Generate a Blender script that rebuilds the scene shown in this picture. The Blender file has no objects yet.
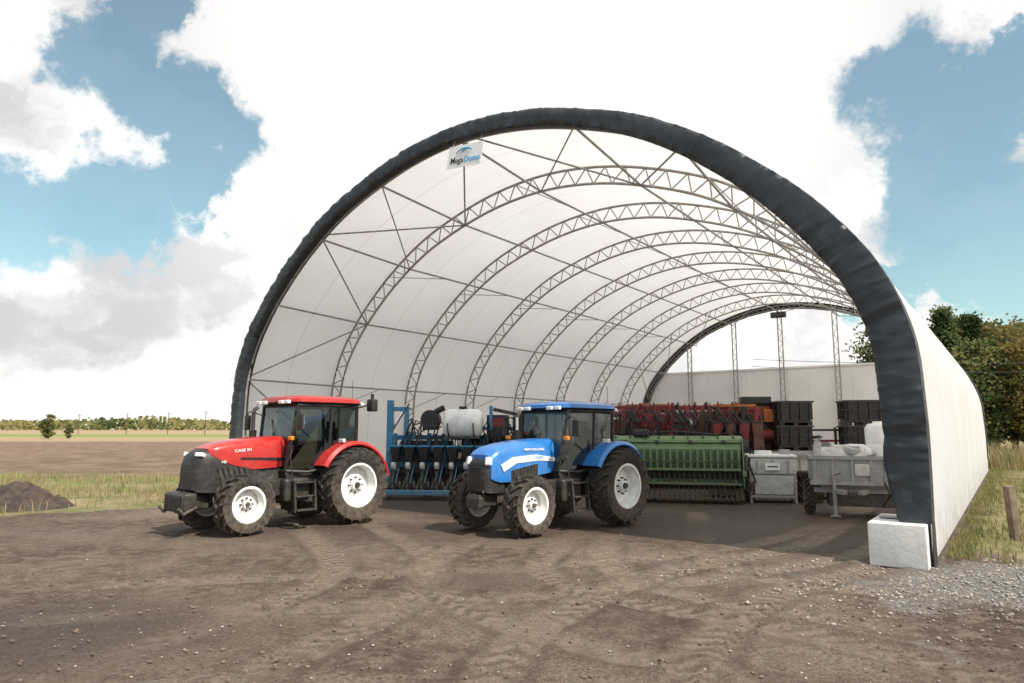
import bpy, bmesh, math, random
import numpy as np
from mathutils import Vector, Matrix, noise, Euler
random.seed(7)
SC=bpy.context.scene
COL=SC.collection
R=math.radians

# ------------------------------------------------------------------ materials
def newmat(name):
    m=bpy.data.materials.new(name); m.use_nodes=True
    nt=m.node_tree; nt.nodes.clear()
    return m,nt
def N(nt,t,**k):
    n=nt.nodes.new(t)
    for a,b in k.items(): setattr(n,a,b)
    return n
def L(nt,a,b): nt.links.new(a,b)
def mixc(nt,f,a,b,bt='MIX'):
    n=nt.nodes.new('ShaderNodeMix'); n.data_type='RGBA'; n.blend_type=bt
    for s,v in ((0,f),(6,a),(7,b)):
        if hasattr(v,'links'): nt.links.new(v,n.inputs[s])
        elif s==0: n.inputs[0].default_value=v
        else: n.inputs[s].default_value=(*v[:3],1)
    return n.outputs[2]
def mth(nt,op,a,b=0.0,c=0.0,clamp=False):
    n=nt.nodes.new('ShaderNodeMath'); n.operation=op; n.use_clamp=clamp
    for i,v in enumerate((a,b,c)):
        if hasattr(v,'links'): nt.links.new(v,n.inputs[i])
        else: n.inputs[i].default_value=v
    return n.outputs[0]
def mapr(nt,v,a,b,c=0.0,d=1.0,smooth=True):
    n=nt.nodes.new('ShaderNodeMapRange')
    n.interpolation_type='SMOOTHSTEP' if smooth else 'LINEAR'
    nt.links.new(v,n.inputs[0])
    for i,x in zip((1,2,3,4),(a,b,c,d)): n.inputs[i].default_value=x
    return n.outputs[0]
def noi(nt,co,scale,detail=4,rough=.55,dist=0.0):
    n=N(nt,'ShaderNodeTexNoise'); n.inputs['Scale'].default_value=scale
    n.inputs['Detail'].default_value=detail; n.inputs['Roughness'].default_value=rough
    n.inputs['Distortion'].default_value=dist
    if co is not None: L(nt,co,n.inputs['Vector'])
    return n
def mat(name,col,rough=.55,metal=0.0,var=.12,scale=4,dust=0.0,dustcol=(.30,.24,.18),lowdust=0.0,bump=0.0,bscale=30,coat=0.0,spec=.5):
    m,nt=newmat(name)
    o=N(nt,'ShaderNodeOutputMaterial'); b=N(nt,'ShaderNodeBsdfPrincipled')
    L(nt,b.outputs[0],o.inputs[0])
    tc=N(nt,'ShaderNodeTexCoord').outputs['Object']
    n1=noi(nt,tc,scale,5).outputs[0]
    c=mixc(nt,mapr(nt,n1,.3,.7),tuple(x*(1-var) for x in col),tuple(min(1,x*(1+var)) for x in col))
    rr=rough
    if dust>0 or lowdust>0:
        n2=noi(nt,tc,scale*2.3,8,.65).outputs[0]
        f=mapr(nt,n2,.42,.72,0,dust)
        if lowdust>0:
            g=N(nt,'ShaderNodeNewGeometry'); s=N(nt,'ShaderNodeSeparateXYZ'); L(nt,g.outputs['Position'],s.inputs[0])
            lz=mapr(nt,s.outputs[2],1.7,.1,0,lowdust)
            f=mth(nt,'ADD',f,mth(nt,'MULTIPLY',lz,mapr(nt,n2,.25,.6,.35,1)),clamp=True)
        c=mixc(nt,f,c,dustcol)
        L(nt,mapr(nt,f,0,.6,rough,.9),b.inputs['Roughness'])
    else:
        L(nt,mapr(nt,noi(nt,tc,scale*3,4).outputs[0],.3,.7,max(0,rough-.08),min(1,rough+.1)),b.inputs['Roughness'])
    L(nt,c,b.inputs['Base Color'])
    b.inputs['Metallic'].default_value=metal
    b.inputs['Coat Weight'].default_value=coat
    b.inputs['Coat Roughness'].default_value=.12
    b.inputs['Specular IOR Level'].default_value=spec
    if bump>0:
        bm=N(nt,'ShaderNodeBump'); bm.inputs['Strength'].default_value=bump; bm.inputs['Distance'].default_value=.02
        L(nt,noi(nt,tc,bscale,6).outputs[0],bm.inputs['Height']); L(nt,bm.outputs[0],b.inputs['Normal'])
    return m
RED=mat('red_paint',(.52,.018,.015),.30,dust=.15,lowdust=.12,coat=.5)
BLUE=mat('blue_paint',(.018,.19,.56),.30,dust=.15,lowdust=.12,coat=.5)
PBLUE=mat('planter_blue_paint',(.02,.22,.40),.45,dust=.35,lowdust=.3)
GREEN=mat('green_paint',(.10,.19,.08),.5,dust=.6,lowdust=.25,dustcol=(.26,.28,.18))
DGREEN=mat('dark_green_paint',(.035,.085,.035),.55,dust=.4,lowdust=.3)
MAROON=mat('maroon_paint',(.20,.020,.024),.6,dust=.3,lowdust=.2,dustcol=(.20,.13,.10))
ORANGE=mat('orange_rust_paint',(.50,.15,.04),.6,dust=.4,scale=2,dustcol=(.2,.1,.06))
BROWN=mat('brown_rusty_steel',(.13,.05,.035),.7,dust=.4,scale=3,dustcol=(.2,.14,.1))
BLK=mat('black_plastic',(.015,.015,.016),.5,dust=.10,lowdust=.16)
IRON=mat('dark_cast_iron',(.032,.031,.031),.55,dust=.2,lowdust=.28)
RUB=mat('tyre_rubber',(.018,.017,.016),.8,dust=.38,lowdust=.42,dustcol=(.18,.135,.10),bump=.2)
RIMW=mat('cream_rim_paint',(.88,.87,.84),.4,dust=.18,dustcol=(.5,.43,.35),scale=6)
WHITE=mat('white_poly',(.90,.90,.88),.45,dust=.10,scale=2)
GREY=mat('galvanised_grey_steel',(.34,.345,.35),.5,metal=.15,dust=.35,lowdust=.2)
LGREY=mat('light_grey_plastic',(.56,.56,.54),.55,dust=.4,scale=3)
STEEL=mat('galvanised_tube',(.34,.325,.31),.5,metal=.1,var=.2)
CHROME=mat('chrome',(.7,.7,.7),.15,metal=1)
CONC=mat('concrete',(.82,.80,.77),.85,var=.06,dust=.3,lowdust=.08,bump=.3,bscale=18,dustcol=(.56,.51,.45))
LENS=mat('lamp_lens',(.85,.85,.82),.12,var=.03,spec=.8)
AMBER=mat('amber_lens',(.8,.25,.02),.2,var=.05)
WOOD=mat('weathered_wood',(.20,.15,.11),.85,var=.3,bump=.5)
DWHITE=mat('decal_white',(.85,.85,.85),.4,var=.03)
DBLK=mat('decal_black',(.02,.02,.022),.4,var=.03)
DBLUE=mat('decal_cyan',(.02,.38,.68),.4,var=.03)
PANEL=mat('white_wall_panel',(.86,.84,.82),.7,var=.06,scale=.6,bump=.1)
BARK=mat('bark',(.10,.08,.06),.9,var=.3,bump=.6)
HOSE=mat('rubber_hose',(.02,.02,.02),.5)
SOIL=mat('dark_soil',(.065,.048,.038),.95,var=.35,scale=5,bump=1,bscale=14)
def tarp():
    m,nt=newmat('dark_tarpaulin')
    o=N(nt,'ShaderNodeOutputMaterial'); b=N(nt,'ShaderNodeBsdfPrincipled'); L(nt,b.outputs[0],o.inputs[0])
    tc=N(nt,'ShaderNodeTexCoord').outputs['Object']
    n=noi(nt,tc,.7,5,.5).outputs[0]; n2=noi(nt,tc,3.0,6,.6,.8).outputs[0]
    c=mixc(nt,mapr(nt,n,.3,.7),(.024,.028,.034),(.044,.051,.060)); c=mixc(nt,mapr(nt,n2,.55,.8,0,.2),c,(.09,.10,.11))
    L(nt,c,b.inputs['Base Color']); b.inputs['Roughness'].default_value=.5
    bm=N(nt,'ShaderNodeBump'); bm.inputs['Strength'].default_value=.35; bm.inputs['Distance'].default_value=.03
    L(nt,n2,bm.inputs['Height']); L(nt,bm.outputs[0],b.inputs['Normal'])
    return m
TARP=tarp()
def glass():
    m,nt=newmat('cab_glass')
    o=N(nt,'ShaderNodeOutputMaterial'); t=N(nt,'ShaderNodeBsdfTransparent'); g=N(nt,'ShaderNodeBsdfGlossy')
    t.inputs[0].default_value=(.34,.38,.37,1); g.inputs['Roughness'].default_value=.03
    g.inputs[0].default_value=(.9,.95,1,1)
    f=N(nt,'ShaderNodeFresnel'); f.inputs[0].default_value=1.5
    mx=N(nt,'ShaderNodeMixShader')
    L(nt,mth(nt,'ADD',f.outputs[0],.04,clamp=True),mx.inputs[0]); L(nt,t.outputs[0],mx.inputs[1]); L(nt,g.outputs[0],mx.inputs[2]); L(nt,mx.outputs[0],o.inputs[0])
    return m
GLASS=glass()
def leafmat(name,col,col2,tf=.35,co_scale=.7):
    m,nt=newmat(name)
    o=N(nt,'ShaderNodeOutputMaterial')
    g=N(nt,'ShaderNodeNewGeometry')
    n=noi(nt,g.outputs['Position'],co_scale,3).outputs[0]
    c=mixc(nt,mapr(nt,n,.35,.65),col,col2)
    d=N(nt,'ShaderNodeBsdfDiffuse'); t=N(nt,'ShaderNodeBsdfTranslucent'); mx=N(nt,'ShaderNodeMixShader'); mx.inputs[0].default_value=tf
    L(nt,c,d.inputs[0]); L(nt,c,t.inputs[0]); L(nt,d.outputs[0],mx.inputs[1]); L(nt,t.outputs[0],mx.inputs[2]); L(nt,mx.outputs[0],o.inputs[0])
    return m
LEAFG=leafmat('leaves_dark_green',(.075,.105,.045),(.14,.17,.07))
LEAFY=leafmat('leaves_autumn',(.36,.28,.11),(.26,.23,.09))
LEAFP=leafmat('leaves_pale_spring',(.20,.22,.08),(.29,.24,.11))
GRASSG=leafmat('grass_green',(.18,.21,.07),(.29,.28,.11))
GRASSD=leafmat('grass_dry',(.46,.36,.21),(.33,.26,.14))
BANNER=leafmat('white_banner_vinyl',(.95,.95,.95),(.96,.96,.96),.3)

def fabric():
    m,nt=newmat('white_translucent_fabric')
    o=N(nt,'ShaderNodeOutputMaterial')
    tc=N(nt,'ShaderNodeTexCoord').outputs['Object']
    s=N(nt,'ShaderNodeSeparateXYZ'); L(nt,tc,s.inputs[0])
    n=noi(nt,tc,.35,6,.6).outputs[0]
    c=mixc(nt,mapr(nt,n,.3,.7),(.88,.855,.84),(.93,.912,.90))
    w=mth(nt,'ABSOLUTE',mth(nt,'SUBTRACT',mth(nt,'FRACT',mth(nt,'DIVIDE',s.outputs[1],2.0)),.5))
    seam=mapr(nt,w,.480,.496,0,.40)
    c=mixc(nt,seam,c,(.60,.57,.55))
    low=mapr(nt,s.outputs[2],1.3,.0,0,.45)
    c=mixc(nt,mth(nt,'MULTIPLY',low,mapr(nt,noi(nt,tc,2,6).outputs[0],.3,.65)),c,(.55,.47,.38))
    d=N(nt,'ShaderNodeBsdfDiffuse'); t=N(nt,'ShaderNodeBsdfTranslucent'); mx=N(nt,'ShaderNodeMixShader'); mx.inputs[0].default_value=.48
    L(nt,c,d.inputs[0]); L(nt,c,t.inputs[0])
    bm=N(nt,'ShaderNodeBump'); bm.inputs['Strength'].default_value=.35; bm.inputs['Distance'].default_value=.12
    L(nt,noi(nt,tc,.9,4).outputs[0],bm.inputs['Height']); L(nt,bm.outputs[0],d.inputs['Normal'])
    L(nt,d.outputs[0],mx.inputs[1]); L(nt,t.outputs[0],mx.inputs[2]); L(nt,mx.outputs[0],o.inputs[0])
    return m
FAB=fabric()

# ------------------------------------------------------------------ mesh builder
class P:
    def __init__(s): s.V=[];s.F=[];s.M=[];s.mats=[]
    def mi(s,m):
        if m not in s.mats: s.mats.append(m)
        return s.mats.index(m)
    def add(s,vs,fs,m,T=None):
        o=len(s.V)
        if T is not None: vs=[T@Vector(v) for v in vs]
        s.V+= [tuple(v) for v in vs]
        s.F+= [tuple(i+o for i in f) for f in fs]
        s.M+= [s.mi(m)]*len(fs)
        return s
    def box(s,c,d,m,rot=None,bev=0.0,taper=None):
        hx,hy,hz=d[0]/2,d[1]/2,d[2]/2
        T=Matrix.Translation(c)
        if rot: T=T@Euler([R(a) for a in rot]).to_matrix().to_4x4()
        vs=[(x*hx,y*hy,z*hz) for z in(-1,1) for y in(-1,1) for x in(-1,1)]
        if taper: vs=[(v[0]*(taper[0] if v[2]<0 else 1),v[1]*(taper[1] if v[2]<0 else 1),v[2]) for v in vs]
        fs=[(0,2,3,1),(4,5,7,6),(0,1,5,4),(2,6,7,3),(0,4,6,2),(1,3,7,5)]
        if bev>0:
            bm=bmesh.new(); bv=[bm.verts.new(v) for v in vs]
            for f in fs: bm.faces.new([bv[i] for i in f])
            bmesh.ops.bevel(bm,geom=list(bm.edges),offset=min(bev,hx*.9,hy*.9,hz*.9),segments=3,affect='EDGES',profile=.6)
            bm.verts.index_update()
            vs=[v.co.copy() for v in bm.verts]; fs=[[v.index for v in f.verts] for f in bm.faces]; bm.free()
        return s.add(vs,fs,m,T)
    def cyl(s,p0,p1,r,m,seg=12,r2=None):
        p0=Vector(p0);p1=Vector(p1);d=p1-p0
        if r2 is None:r2=r
        q=d.to_track_quat('Z','Y').to_matrix()
        vs=[];l=d.length
        for z,rr in((0,r),(l,r2)):
            for i in range(seg):
                a=2*math.pi*i/seg; vs.append(p0+q@Vector((rr*math.cos(a),rr*math.sin(a),z)))
        fs=[(i,(i+1)%seg,seg+(i+1)%seg,seg+i) for i in range(seg)]
        fs+=[tuple(range(seg))[::-1],tuple(range(seg,2*seg))]
        return s.add(vs,fs,m)
    def tube(s,pts,r,m,seg=6):
        pts=[Vector(p) for p in pts]; n=len(pts); vs=[]
        for i,p in enumerate(pts):
            d=(pts[min(i+1,n-1)]-pts[max(i-1,0)]).normalized()
            up=Vector((0,0,1)) if abs(d.z)<.95 else Vector((1,0,0))
            a=d.cross(up).normalized(); b=a.cross(d)
            rr=r[i] if isinstance(r,(list,tuple)) else r
            for k in range(seg):
                t=2*math.pi*k/seg; vs.append(p+a*rr*math.cos(t)+b*rr*math.sin(t))
        fs=[(i*seg+k,i*seg+(k+1)%seg,(i+1)*seg+(k+1)%seg,(i+1)*seg+k) for i in range(n-1) for k in range(seg)]
        fs+=[tuple(range(seg))[::-1],tuple(range((n-1)*seg,n*seg))]
        return s.add(vs,fs,m)
    def lathe(s,prof,c,m,seg=32,axis='Y',closed=False):
        vs=[];n=len(prof)
        for i in range(seg):
            a=2*math.pi*i/seg
            for y,r in prof:
                if axis=='Y': v=(r*math.cos(a),y,r*math.sin(a))
                elif axis=='Z': v=(r*math.cos(a),r*math.sin(a),y)
                else: v=(y,r*math.cos(a),r*math.sin(a))
                vs.append((v[0]+c[0],v[1]+c[1],v[2]+c[2]))
        fs=[]
        for i in range(seg):
            j=(i+1)%seg
            for k in range(n if closed else n-1):
                l=(k+1)%n
                fs.append((i*n+k,i*n+l,j*n+l,j*n+k))
        return s.add(vs,fs,m)
    def prism(s,pts,a0,a1,m,axis='Y'):
        n=len(pts);vs=[]
        for a in(a0,a1):
            for p,q in pts:
                vs.append((p,a,q) if axis=='Y' else ((a,p,q) if axis=='X' else (p,q,a)))
        fs=[(i,(i+1)%n,n+(i+1)%n,n+i) for i in range(n)]+[tuple(range(n))[::-1],tuple(range(n,2*n))]
        return s.add(vs,fs,m)
    def loft(s,rings,m,cap=True):
        n=len(rings[0]);vs=[v for r in rings for v in r]
        fs=[(i*n+k,i*n+(k+1)%n,(i+1)*n+(k+1)%n,(i+1)*n+k) for i in range(len(rings)-1) for k in range(n)]
        if cap: fs+=[tuple(range(n))[::-1],tuple(range((len(rings)-1)*n,len(rings)*n))]
        return s.add(vs,fs,m)
    def xf(s,a,b):
        s.V=[(v[0]*a+b,v[1],v[2]) for v in s.V]; return s
    def obj(s,name,parent=None,loc=(0,0,0),rot=(0,0,0),recalc=True,smooth=True,ang=38):
        me=bpy.data.meshes.new(name); me.from_pydata(s.V,[],s.F)
        for m in s.mats: me.materials.append(m)
        me.polygons.foreach_set('material_index',s.M)
        if recalc:
            bm=bmesh.new(); bm.from_mesh(me); bmesh.ops.recalc_face_normals(bm,faces=bm.faces); bm.to_mesh(me); bm.free()
        if smooth:
            me.polygons.foreach_set('use_smooth',[True]*len(me.polygons)); me.set_sharp_from_angle(angle=R(ang))
        o=bpy.data.objects.new(name,me); COL.objects.link(o)
        o.location=loc; o.rotation_euler=[R(a) for a in rot]
        if parent: o.parent=parent
        return o
def empty(name,loc,rotz=0,label=None,cat=None,group=None):
    e=bpy.data.objects.new(name,None); COL.objects.link(e); e.location=loc; e.rotation_euler=(0,0,R(rotz)); e.empty_display_size=.3
    if label: tag(e,label,cat,group)
    return e
def tag(o,label,cat,group=None):
    o['label']=label;o['category']=cat
    if group:o['group']=group
    return o
def cp(o,parent=None,loc=None,rotz=None):
    c=o.copy(); COL.objects.link(c)
    if parent is not None: c.parent=parent
    if loc is not None: c.location=loc
    if rotz is not None: c.rotation_euler=(0,0,R(rotz))
    return c
def cptree(o,loc,rotz=0,scale=None):
    c=cp(o,None,loc,rotz)
    if scale: c.scale=scale
    for ch in o.children:
        d=cp(ch,c)
        for g in ch.children: cp(g,d)
    return c
def text(body,size,m,name,parent,loc,rot,ext=.002,align='CENTER',sx=1,bold=.0):
    cu=bpy.data.curves.new(name,'FONT'); cu.body=body; cu.size=size; cu.extrude=ext; cu.align_x=align; cu.align_y='CENTER'; cu.offset=bold
    t=bpy.data.objects.new(name,cu); COL.objects.link(t)
    me=bpy.data.meshes.new_from_object(t.evaluated_get(bpy.context.evaluated_depsgraph_get()))
    bpy.data.objects.remove(t)
    me.materials.clear(); me.materials.append(m)
    o=bpy.data.objects.new(name,me); COL.objects.link(o); o.location=loc; o.rotation_euler=[R(a) for a in rot]; o.scale=(sx,1,1)
    if parent:o.parent=parent
    return o

# ------------------------------------------------------------------ camera, sun, sky
cam=bpy.data.cameras.new('camera'); co=bpy.data.objects.new('camera',cam); COL.objects.link(co)
cam.lens=24; cam.sensor_width=36; cam.clip_end=6000; cam.clip_start=.05
co.location=(0,0,2.2); co.rotation_euler=(R(90+7.39),0,0); SC.camera=co
tosun=Vector((.54,-.47,.82)).normalized()
sl=bpy.data.lights.new('sun','SUN'); so=bpy.data.objects.new('sun',sl); COL.objects.link(so)
sl.energy=5.0; sl.angle=R(1.2); sl.color=(1,.93,.84)
so.rotation_euler=tosun.to_track_quat('Z','Y').to_euler()
W=bpy.data.worlds.new('World'); SC.world=W; W.use_nodes=True; nt=W.node_tree; nt.nodes.clear()
out=N(nt,'ShaderNodeOutputWorld')
sky=N(nt,'ShaderNodeTexSky'); sky.sky_type='NISHITA'; sky.sun_disc=False
sky.sun_elevation=math.asin(tosun.z); sky.sun_rotation=math.atan2(tosun.x,tosun.y)
bg1=N(nt,'ShaderNodeBackground'); bg1.inputs[1].default_value=.15
skyc=mixc(nt,1.0,sky.outputs[0],(.98,1.20,.98),'MULTIPLY')
L(nt,skyc,bg1.inputs[0])
dr=N(nt,'ShaderNodeTexCoord').outputs['Generated']
wn=noi(nt,dr,5.0,9,.62)
def vm(op,a,b):
    n=nt.nodes.new('ShaderNodeVectorMath'); n.operation=op
    for i,v in enumerate((a,b)):
        if hasattr(v,'links'): L(nt,v,n.inputs[i])
        else: n.inputs[i].default_value=v
    return n
wv=vm('SUBTRACT',wn.outputs['Color'],(.5,.5,.5)).outputs[0]
wv=vm('MULTIPLY',wv,(.36,.36,.36)).outputs[0]
wd=vm('ADD',dr,wv).outputs[0]
holes=[(-31,26.5,.085),(-25.5,21.8,.080),(-37.5,14.6,.080),(-32,15.6,.078),(-27,17.0,.055),(33.5,21.0,.095),(36,15,.115),(30.5,12,.055),(38,8,.05),(38,24,.05),(-29,32,.06),
       (80,30,.3),(130,35,.4),(-90,30,.35),(180,40,.4),(-140,25,.3)]
acc=None
for az,el,r in holes:
    c=(math.sin(R(az))*math.cos(R(el)),math.cos(R(az))*math.cos(R(el)),math.sin(R(el)))
    dd=vm('DISTANCE',wd,c).outputs['Value']
    h=mapr(nt,dd,r*.5,r*1.45,1,0)
    acc=h if acc is None else mth(nt,'MAXIMUM',acc,h)
big=noi(nt,wd,3.2,8,.60).outputs[0]
val=mth(nt,'ADD',mth(nt,'MULTIPLY',mth(nt,'SUBTRACT',big,.5),1.2),.74)
val=mth(nt,'SUBTRACT',val,mth(nt,'MULTIPLY',acc,.93))
cm=mapr(nt,val,.02,.54,.10,1.0)
shade=noi(nt,vm('ADD',vm('MULTIPLY',dr,(1,1,1.7)).outputs[0],vm('MULTIPLY',wv,(.7,.7,.7)).outputs[0]).outputs[0],4.6,7,.52).outputs[0]
sh=mapr(nt,shade,.36,.55)
cdir=(math.sin(R(2))*math.cos(R(30)),math.cos(R(2))*math.cos(R(30)),math.sin(R(30)))
glow=mapr(nt,vm('DISTANCE',dr,cdir).outputs['Value'],.66,.28,0,1)
sh=mth(nt,'MAXIMUM',sh,mth(nt,'MULTIPLY',glow,.95))
cc=mixc(nt,sh,(.62,.62,.635),(1.0,.985,.96))
bg2=N(nt,'ShaderNodeBackground'); L(nt,cc,bg2.inputs[0]); bg2.inputs[1].default_value=1.12
mx=N(nt,'ShaderNodeMixShader'); L(nt,cm,mx.inputs[0]); L(nt,bg1.outputs[0],mx.inputs[1]); L(nt,bg2.outputs[0],mx.inputs[2]); L(nt,mx.outputs[0],out.inputs[0])
SC.view_settings.view_transform='Standard'; SC.view_settings.look='None'; SC.view_settings.exposure=0

BX,BY,BA=6.77,11.36,36.0
sA,cA=math.sin(R(BA)),math.cos(R(BA))
def b2w(x,y): return (BX+x*cA+y*sA, BY-x*sA+y*cA)
def w2b(X,Y):
    dx,dy=X-BX,Y-BY
    return dx*cA-dy*sA, dx*sA+dy*cA

# ------------------------------------------------------------------ ground
def grow(s,st,f,lim):
    o=[];
    while s<lim: st*=f; s+=st; o.append(s)
    return o
xr=list(np.arange(-9,10,.06)); pos=grow(xr[-1],.06,1.055,3000); neg=[-v for v in grow(9,.06,1.055,3000)][::-1]
xs=np.array(neg+xr+pos)
yr=list(np.arange(5.5,16,.055)); ypos=grow(yr[-1],.055,1.018,4000); yneg=[5.5-(v) for v in grow(0,.3,1.3,200)][::-1]
ys=np.array(yneg+yr+ypos)
X,Y=np.meshgrid(xs,ys); X=X.ravel();Y=Y.ravel(); nv=len(X)
near=(np.abs(X)<60)&(Y>0)&(Y<140)
n1=np.zeros(nv);n2=np.zeros(nv);n3=np.zeros(nv);n4=np.zeros(nv)
for i in np.nonzero(near)[0]:
    x,y=float(X[i]),float(Y[i])
    n1[i]=noise.noise((x*.22,y*.22,3.1)); n2[i]=noise.noise((x*.9,y*.9,7.7))
    if y<22: n3[i]=noise.noise((x*3.4,y*3.4,1.2)); n4[i]=noise.noise((x*8,y*8,4.2))
def sstep(a,b,v): t=np.clip((v-a)/(b-a),0,1); return t*t*(3-2*t)
bx,by=w2b(X,Y)
Z=n1*.04+n2*.014+n3*.008+n4*.008
tracks=[([(-3.6,3),(-3.2,6.5),(-2.2,9),(-2.0,11.5),(-3.4,14.8)],1.0,1.6,1.0),
 ([(-10,8.2),(-5.5,9.3),(-1.5,10.0),(2.4,11.2),(6.4,14),(10.2,19)],.85,1.8,.6),
 ([(4.6,3),(3.2,6.4),(.6,8.8),(-.4,11.2),(.3,14.5)],1.0,1.8,1.0),
 ([(12,7.6),(6.8,8.2),(3.2,9.8),(2.6,12.5),(3.6,17)],.9,1.8,.7),
 ([(.4,4),(.9,7),(2.8,10),(6.5,13.2),(10.5,19)],1.0,1.8,.9)]
track=np.zeros(nv); berm=np.zeros(nv); lugm=np.zeros(nv)
nearT=np.nonzero((np.abs(X)<16)&(Y>3)&(Y<26))[0]
for pts,st,gw,ld in tracks:
    pp=[Vector((p[0],p[1],0)) for p in pts]; dense=[]
    for i in range(len(pp)-1):
        a=pp[max(i-1,0)];b=pp[i];c=pp[i+1];d=pp[min(i+2,len(pp)-1)]
        for k in range(22):
            t=k/22; v=.5*((2*b)+(-a+c)*t+(2*a-5*b+4*c-d)*t*t+(-a+3*b-3*c+d)*t**3); dense.append((v.x,v.y))
    D=np.array(dense); T=np.gradient(D,axis=0); T/=np.linalg.norm(T,axis=1)[:,None]
    S=np.concatenate([[0],np.cumsum(np.linalg.norm(np.diff(D,axis=0),axis=1))])
    px=X[nearT][:,None]-D[None,:,0]; py=Y[nearT][:,None]-D[None,:,1]
    k=np.argmin(px*px+py*py,axis=1); ar=np.arange(len(k))
    lat=px[ar,k]*(-T[k,1])+py[ar,k]*T[k,0]; lon=S[k]+px[ar,k]*T[k,0]+py[ar,k]*T[k,1]
    far=np.sqrt(px[ar,k]**2+py[ar,k]**2)<2.5
    for off in(-gw/2,gw/2):
        dl=lat-off+n2[nearT]*.05
        m=np.exp(-(dl/.26)**6)*far*st*np.clip(.8+1.5*n1[nearT]+.9*n2[nearT],.15,1)
        lug=np.sin((lon+np.abs(dl)*.9+n3[nearT]*.03)*2*math.pi/.27)
        lm=m*sstep(-.1,.45,lug)*ld*np.clip(.7+n2[nearT]*1.5,.1,1)
        Z[nearT]+= -m*.028- lm*.016+ np.exp(-((np.abs(dl)-.37)/.08)**2)*far*st*.020*(1+n3[nearT])*np.clip(.8+1.5*n1[nearT],.2,1)
        track[nearT]=np.maximum(track[nearT]*(1-m*.5),m); lugm[nearT]=np.maximum(lugm[nearT]*(1-m),lm); berm[nearT]=np.maximum(berm[nearT],np.exp(-((np.abs(dl)-.37)/.10)**2)*far*st)
leftz=np.where(X<-8,sstep(-.4,1.4,Y-(14.6+(X+17)*.75+n1*2.5+n2)),0)
leftz=np.where((bx<-20.6),np.maximum(leftz,sstep(20.8,22.5,-bx+n2)*sstep(17,22,Y)),leftz)
backz=sstep(33,35,by+n2)
rightz=sstep(.25,.9,bx+n2*.4)*sstep(.6,2.6,by+n2*1.2+n1*1.5)
rightz2=sstep(6.5,9.0,bx+n1*2)*sstep(-9,-6,by+n2)
grass=np.clip(np.maximum.reduce([leftz,backz,rightz,rightz2*.8]),0,1)
grass=np.where(Y>60,1,grass)
inside=(bx<.2)&(bx>-20.2)&(by>-.3)&(by<33)
dark_wet=np.clip(.28+n1*1.6+n2*.5,0,1)*.50
dark_wet=np.maximum(dark_wet,sstep(-1.5,.8,by+n2*.8)*sstep(33,31,by)*sstep(.6,-.4,bx+n2*.3)*sstep(-21,-19,bx)*.78)  # darker, smoother ground over the whole shelter floor
dark_wet=np.maximum(dark_wet,np.exp(-(((X+2)/7)**2+((Y-15.5)/2.2)**2))*.72)  # darker ground around the two tractors
dark_wet=np.maximum(dark_wet,np.exp(-(((X+5.4)/2.8)**2+((Y-7.9)/1.6)**2))*1.0)
dark_wet=np.maximum(dark_wet,np.exp(-(((X-5.5)/2.6)**2+((Y-13)/1.3)**2))*.8)  # darker patch at the right of the entrance
dark_wet=np.maximum(dark_wet,np.exp(-(((X+.6)/2.2)**2+((Y-10.4)/.9)**2))*.6)
dark_wet=np.maximum(dark_wet,berm*.45)
gravel=sstep(.1,.9,np.exp(-(((X-8.4)/4.2)**2+((Y-9.9)/1.9)**2))*1.2+n2*.6+n3*.25)
gravel=np.maximum(gravel,sstep(.4,1,np.exp(-(((X+10)/4.5)**2+((Y-15.3)/1.2)**2))*.9+n2*.5)*.4)
fld=n1*3
plough=np.where(X<6,sstep(31,35,Y+fld)*sstep(132,118,Y+fld*2),0)
tan=np.where(X<40,sstep(118,132,Y)*sstep(900,700,Y),0)
green=np.where(X<40,sstep(165,175,Y+X*.1)*sstep(235,225,Y+X*.1),0)
green=np.maximum(green,np.where(X<-14,sstep(24,25.5,Y+fld)*sstep(36,32,Y+fld)*sstep(-.1,.3,n2+.2)*.8,0))
Z=np.where(grass>.5,Z+n2*.03,Z)
Z+=plough*np.where(Y<112,np.sin(Y*1.7+n1*2)*.06,0)
Z+=np.where(X<60,np.where(Y>90,(np.minimum(Y,900)-90)*.0045,0),0)
Z=np.where(inside,Z*.6,Z)
nx,ny=len(xs),len(ys)
idx=np.arange(nv).reshape(ny,nx)
F=np.stack([idx[:-1,:-1],idx[:-1,1:],idx[1:,1:],idx[1:,:-1]],-1).reshape(-1,4)
me=bpy.data.meshes.new('ground'); me.vertices.add(nv); me.vertices.foreach_set('co',np.stack([X,Y,Z],-1).ravel())
me.loops.add(F.size); me.loops.foreach_set('vertex_index',F.ravel()); me.polygons.add(len(F)); me.polygons.foreach_set('loop_start',np.arange(len(F))*4); me.polygons.foreach_set('loop_total',np.full(len(F),4))
me.update(calc_edges=True); me.polygons.foreach_set('use_smooth',np.ones(len(F),bool))
for nm,(a,b,c) in {'zone':(grass,dark_wet,gravel),'field':(plough,tan,green),'ruts':(track,lugm,berm)}.items():
    at=me.attributes.new(nm,'FLOAT_COLOR','POINT'); at.data.foreach_set('color',np.stack([a,b,c,np.ones(nv)],-1).astype(np.float32).ravel())
G=bpy.data.objects.new('ground',me); COL.objects.link(G); G['kind']='structure'
gm,nt=newmat('dirt_yard_and_fields'); me.materials.append(gm)
o=N(nt,'ShaderNodeOutputMaterial'); b=N(nt,'ShaderNodeBsdfPrincipled'); L(nt,b.outputs[0],o.inputs[0]); b.inputs['Specular IOR Level'].default_value=.25
P0=N(nt,'ShaderNodeTexCoord').outputs['Object']
za=N(nt,'ShaderNodeAttribute'); za.attribute_name='zone'; zs=N(nt,'ShaderNodeSeparateColor'); L(nt,za.outputs['Color'],zs.inputs[0])
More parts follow.
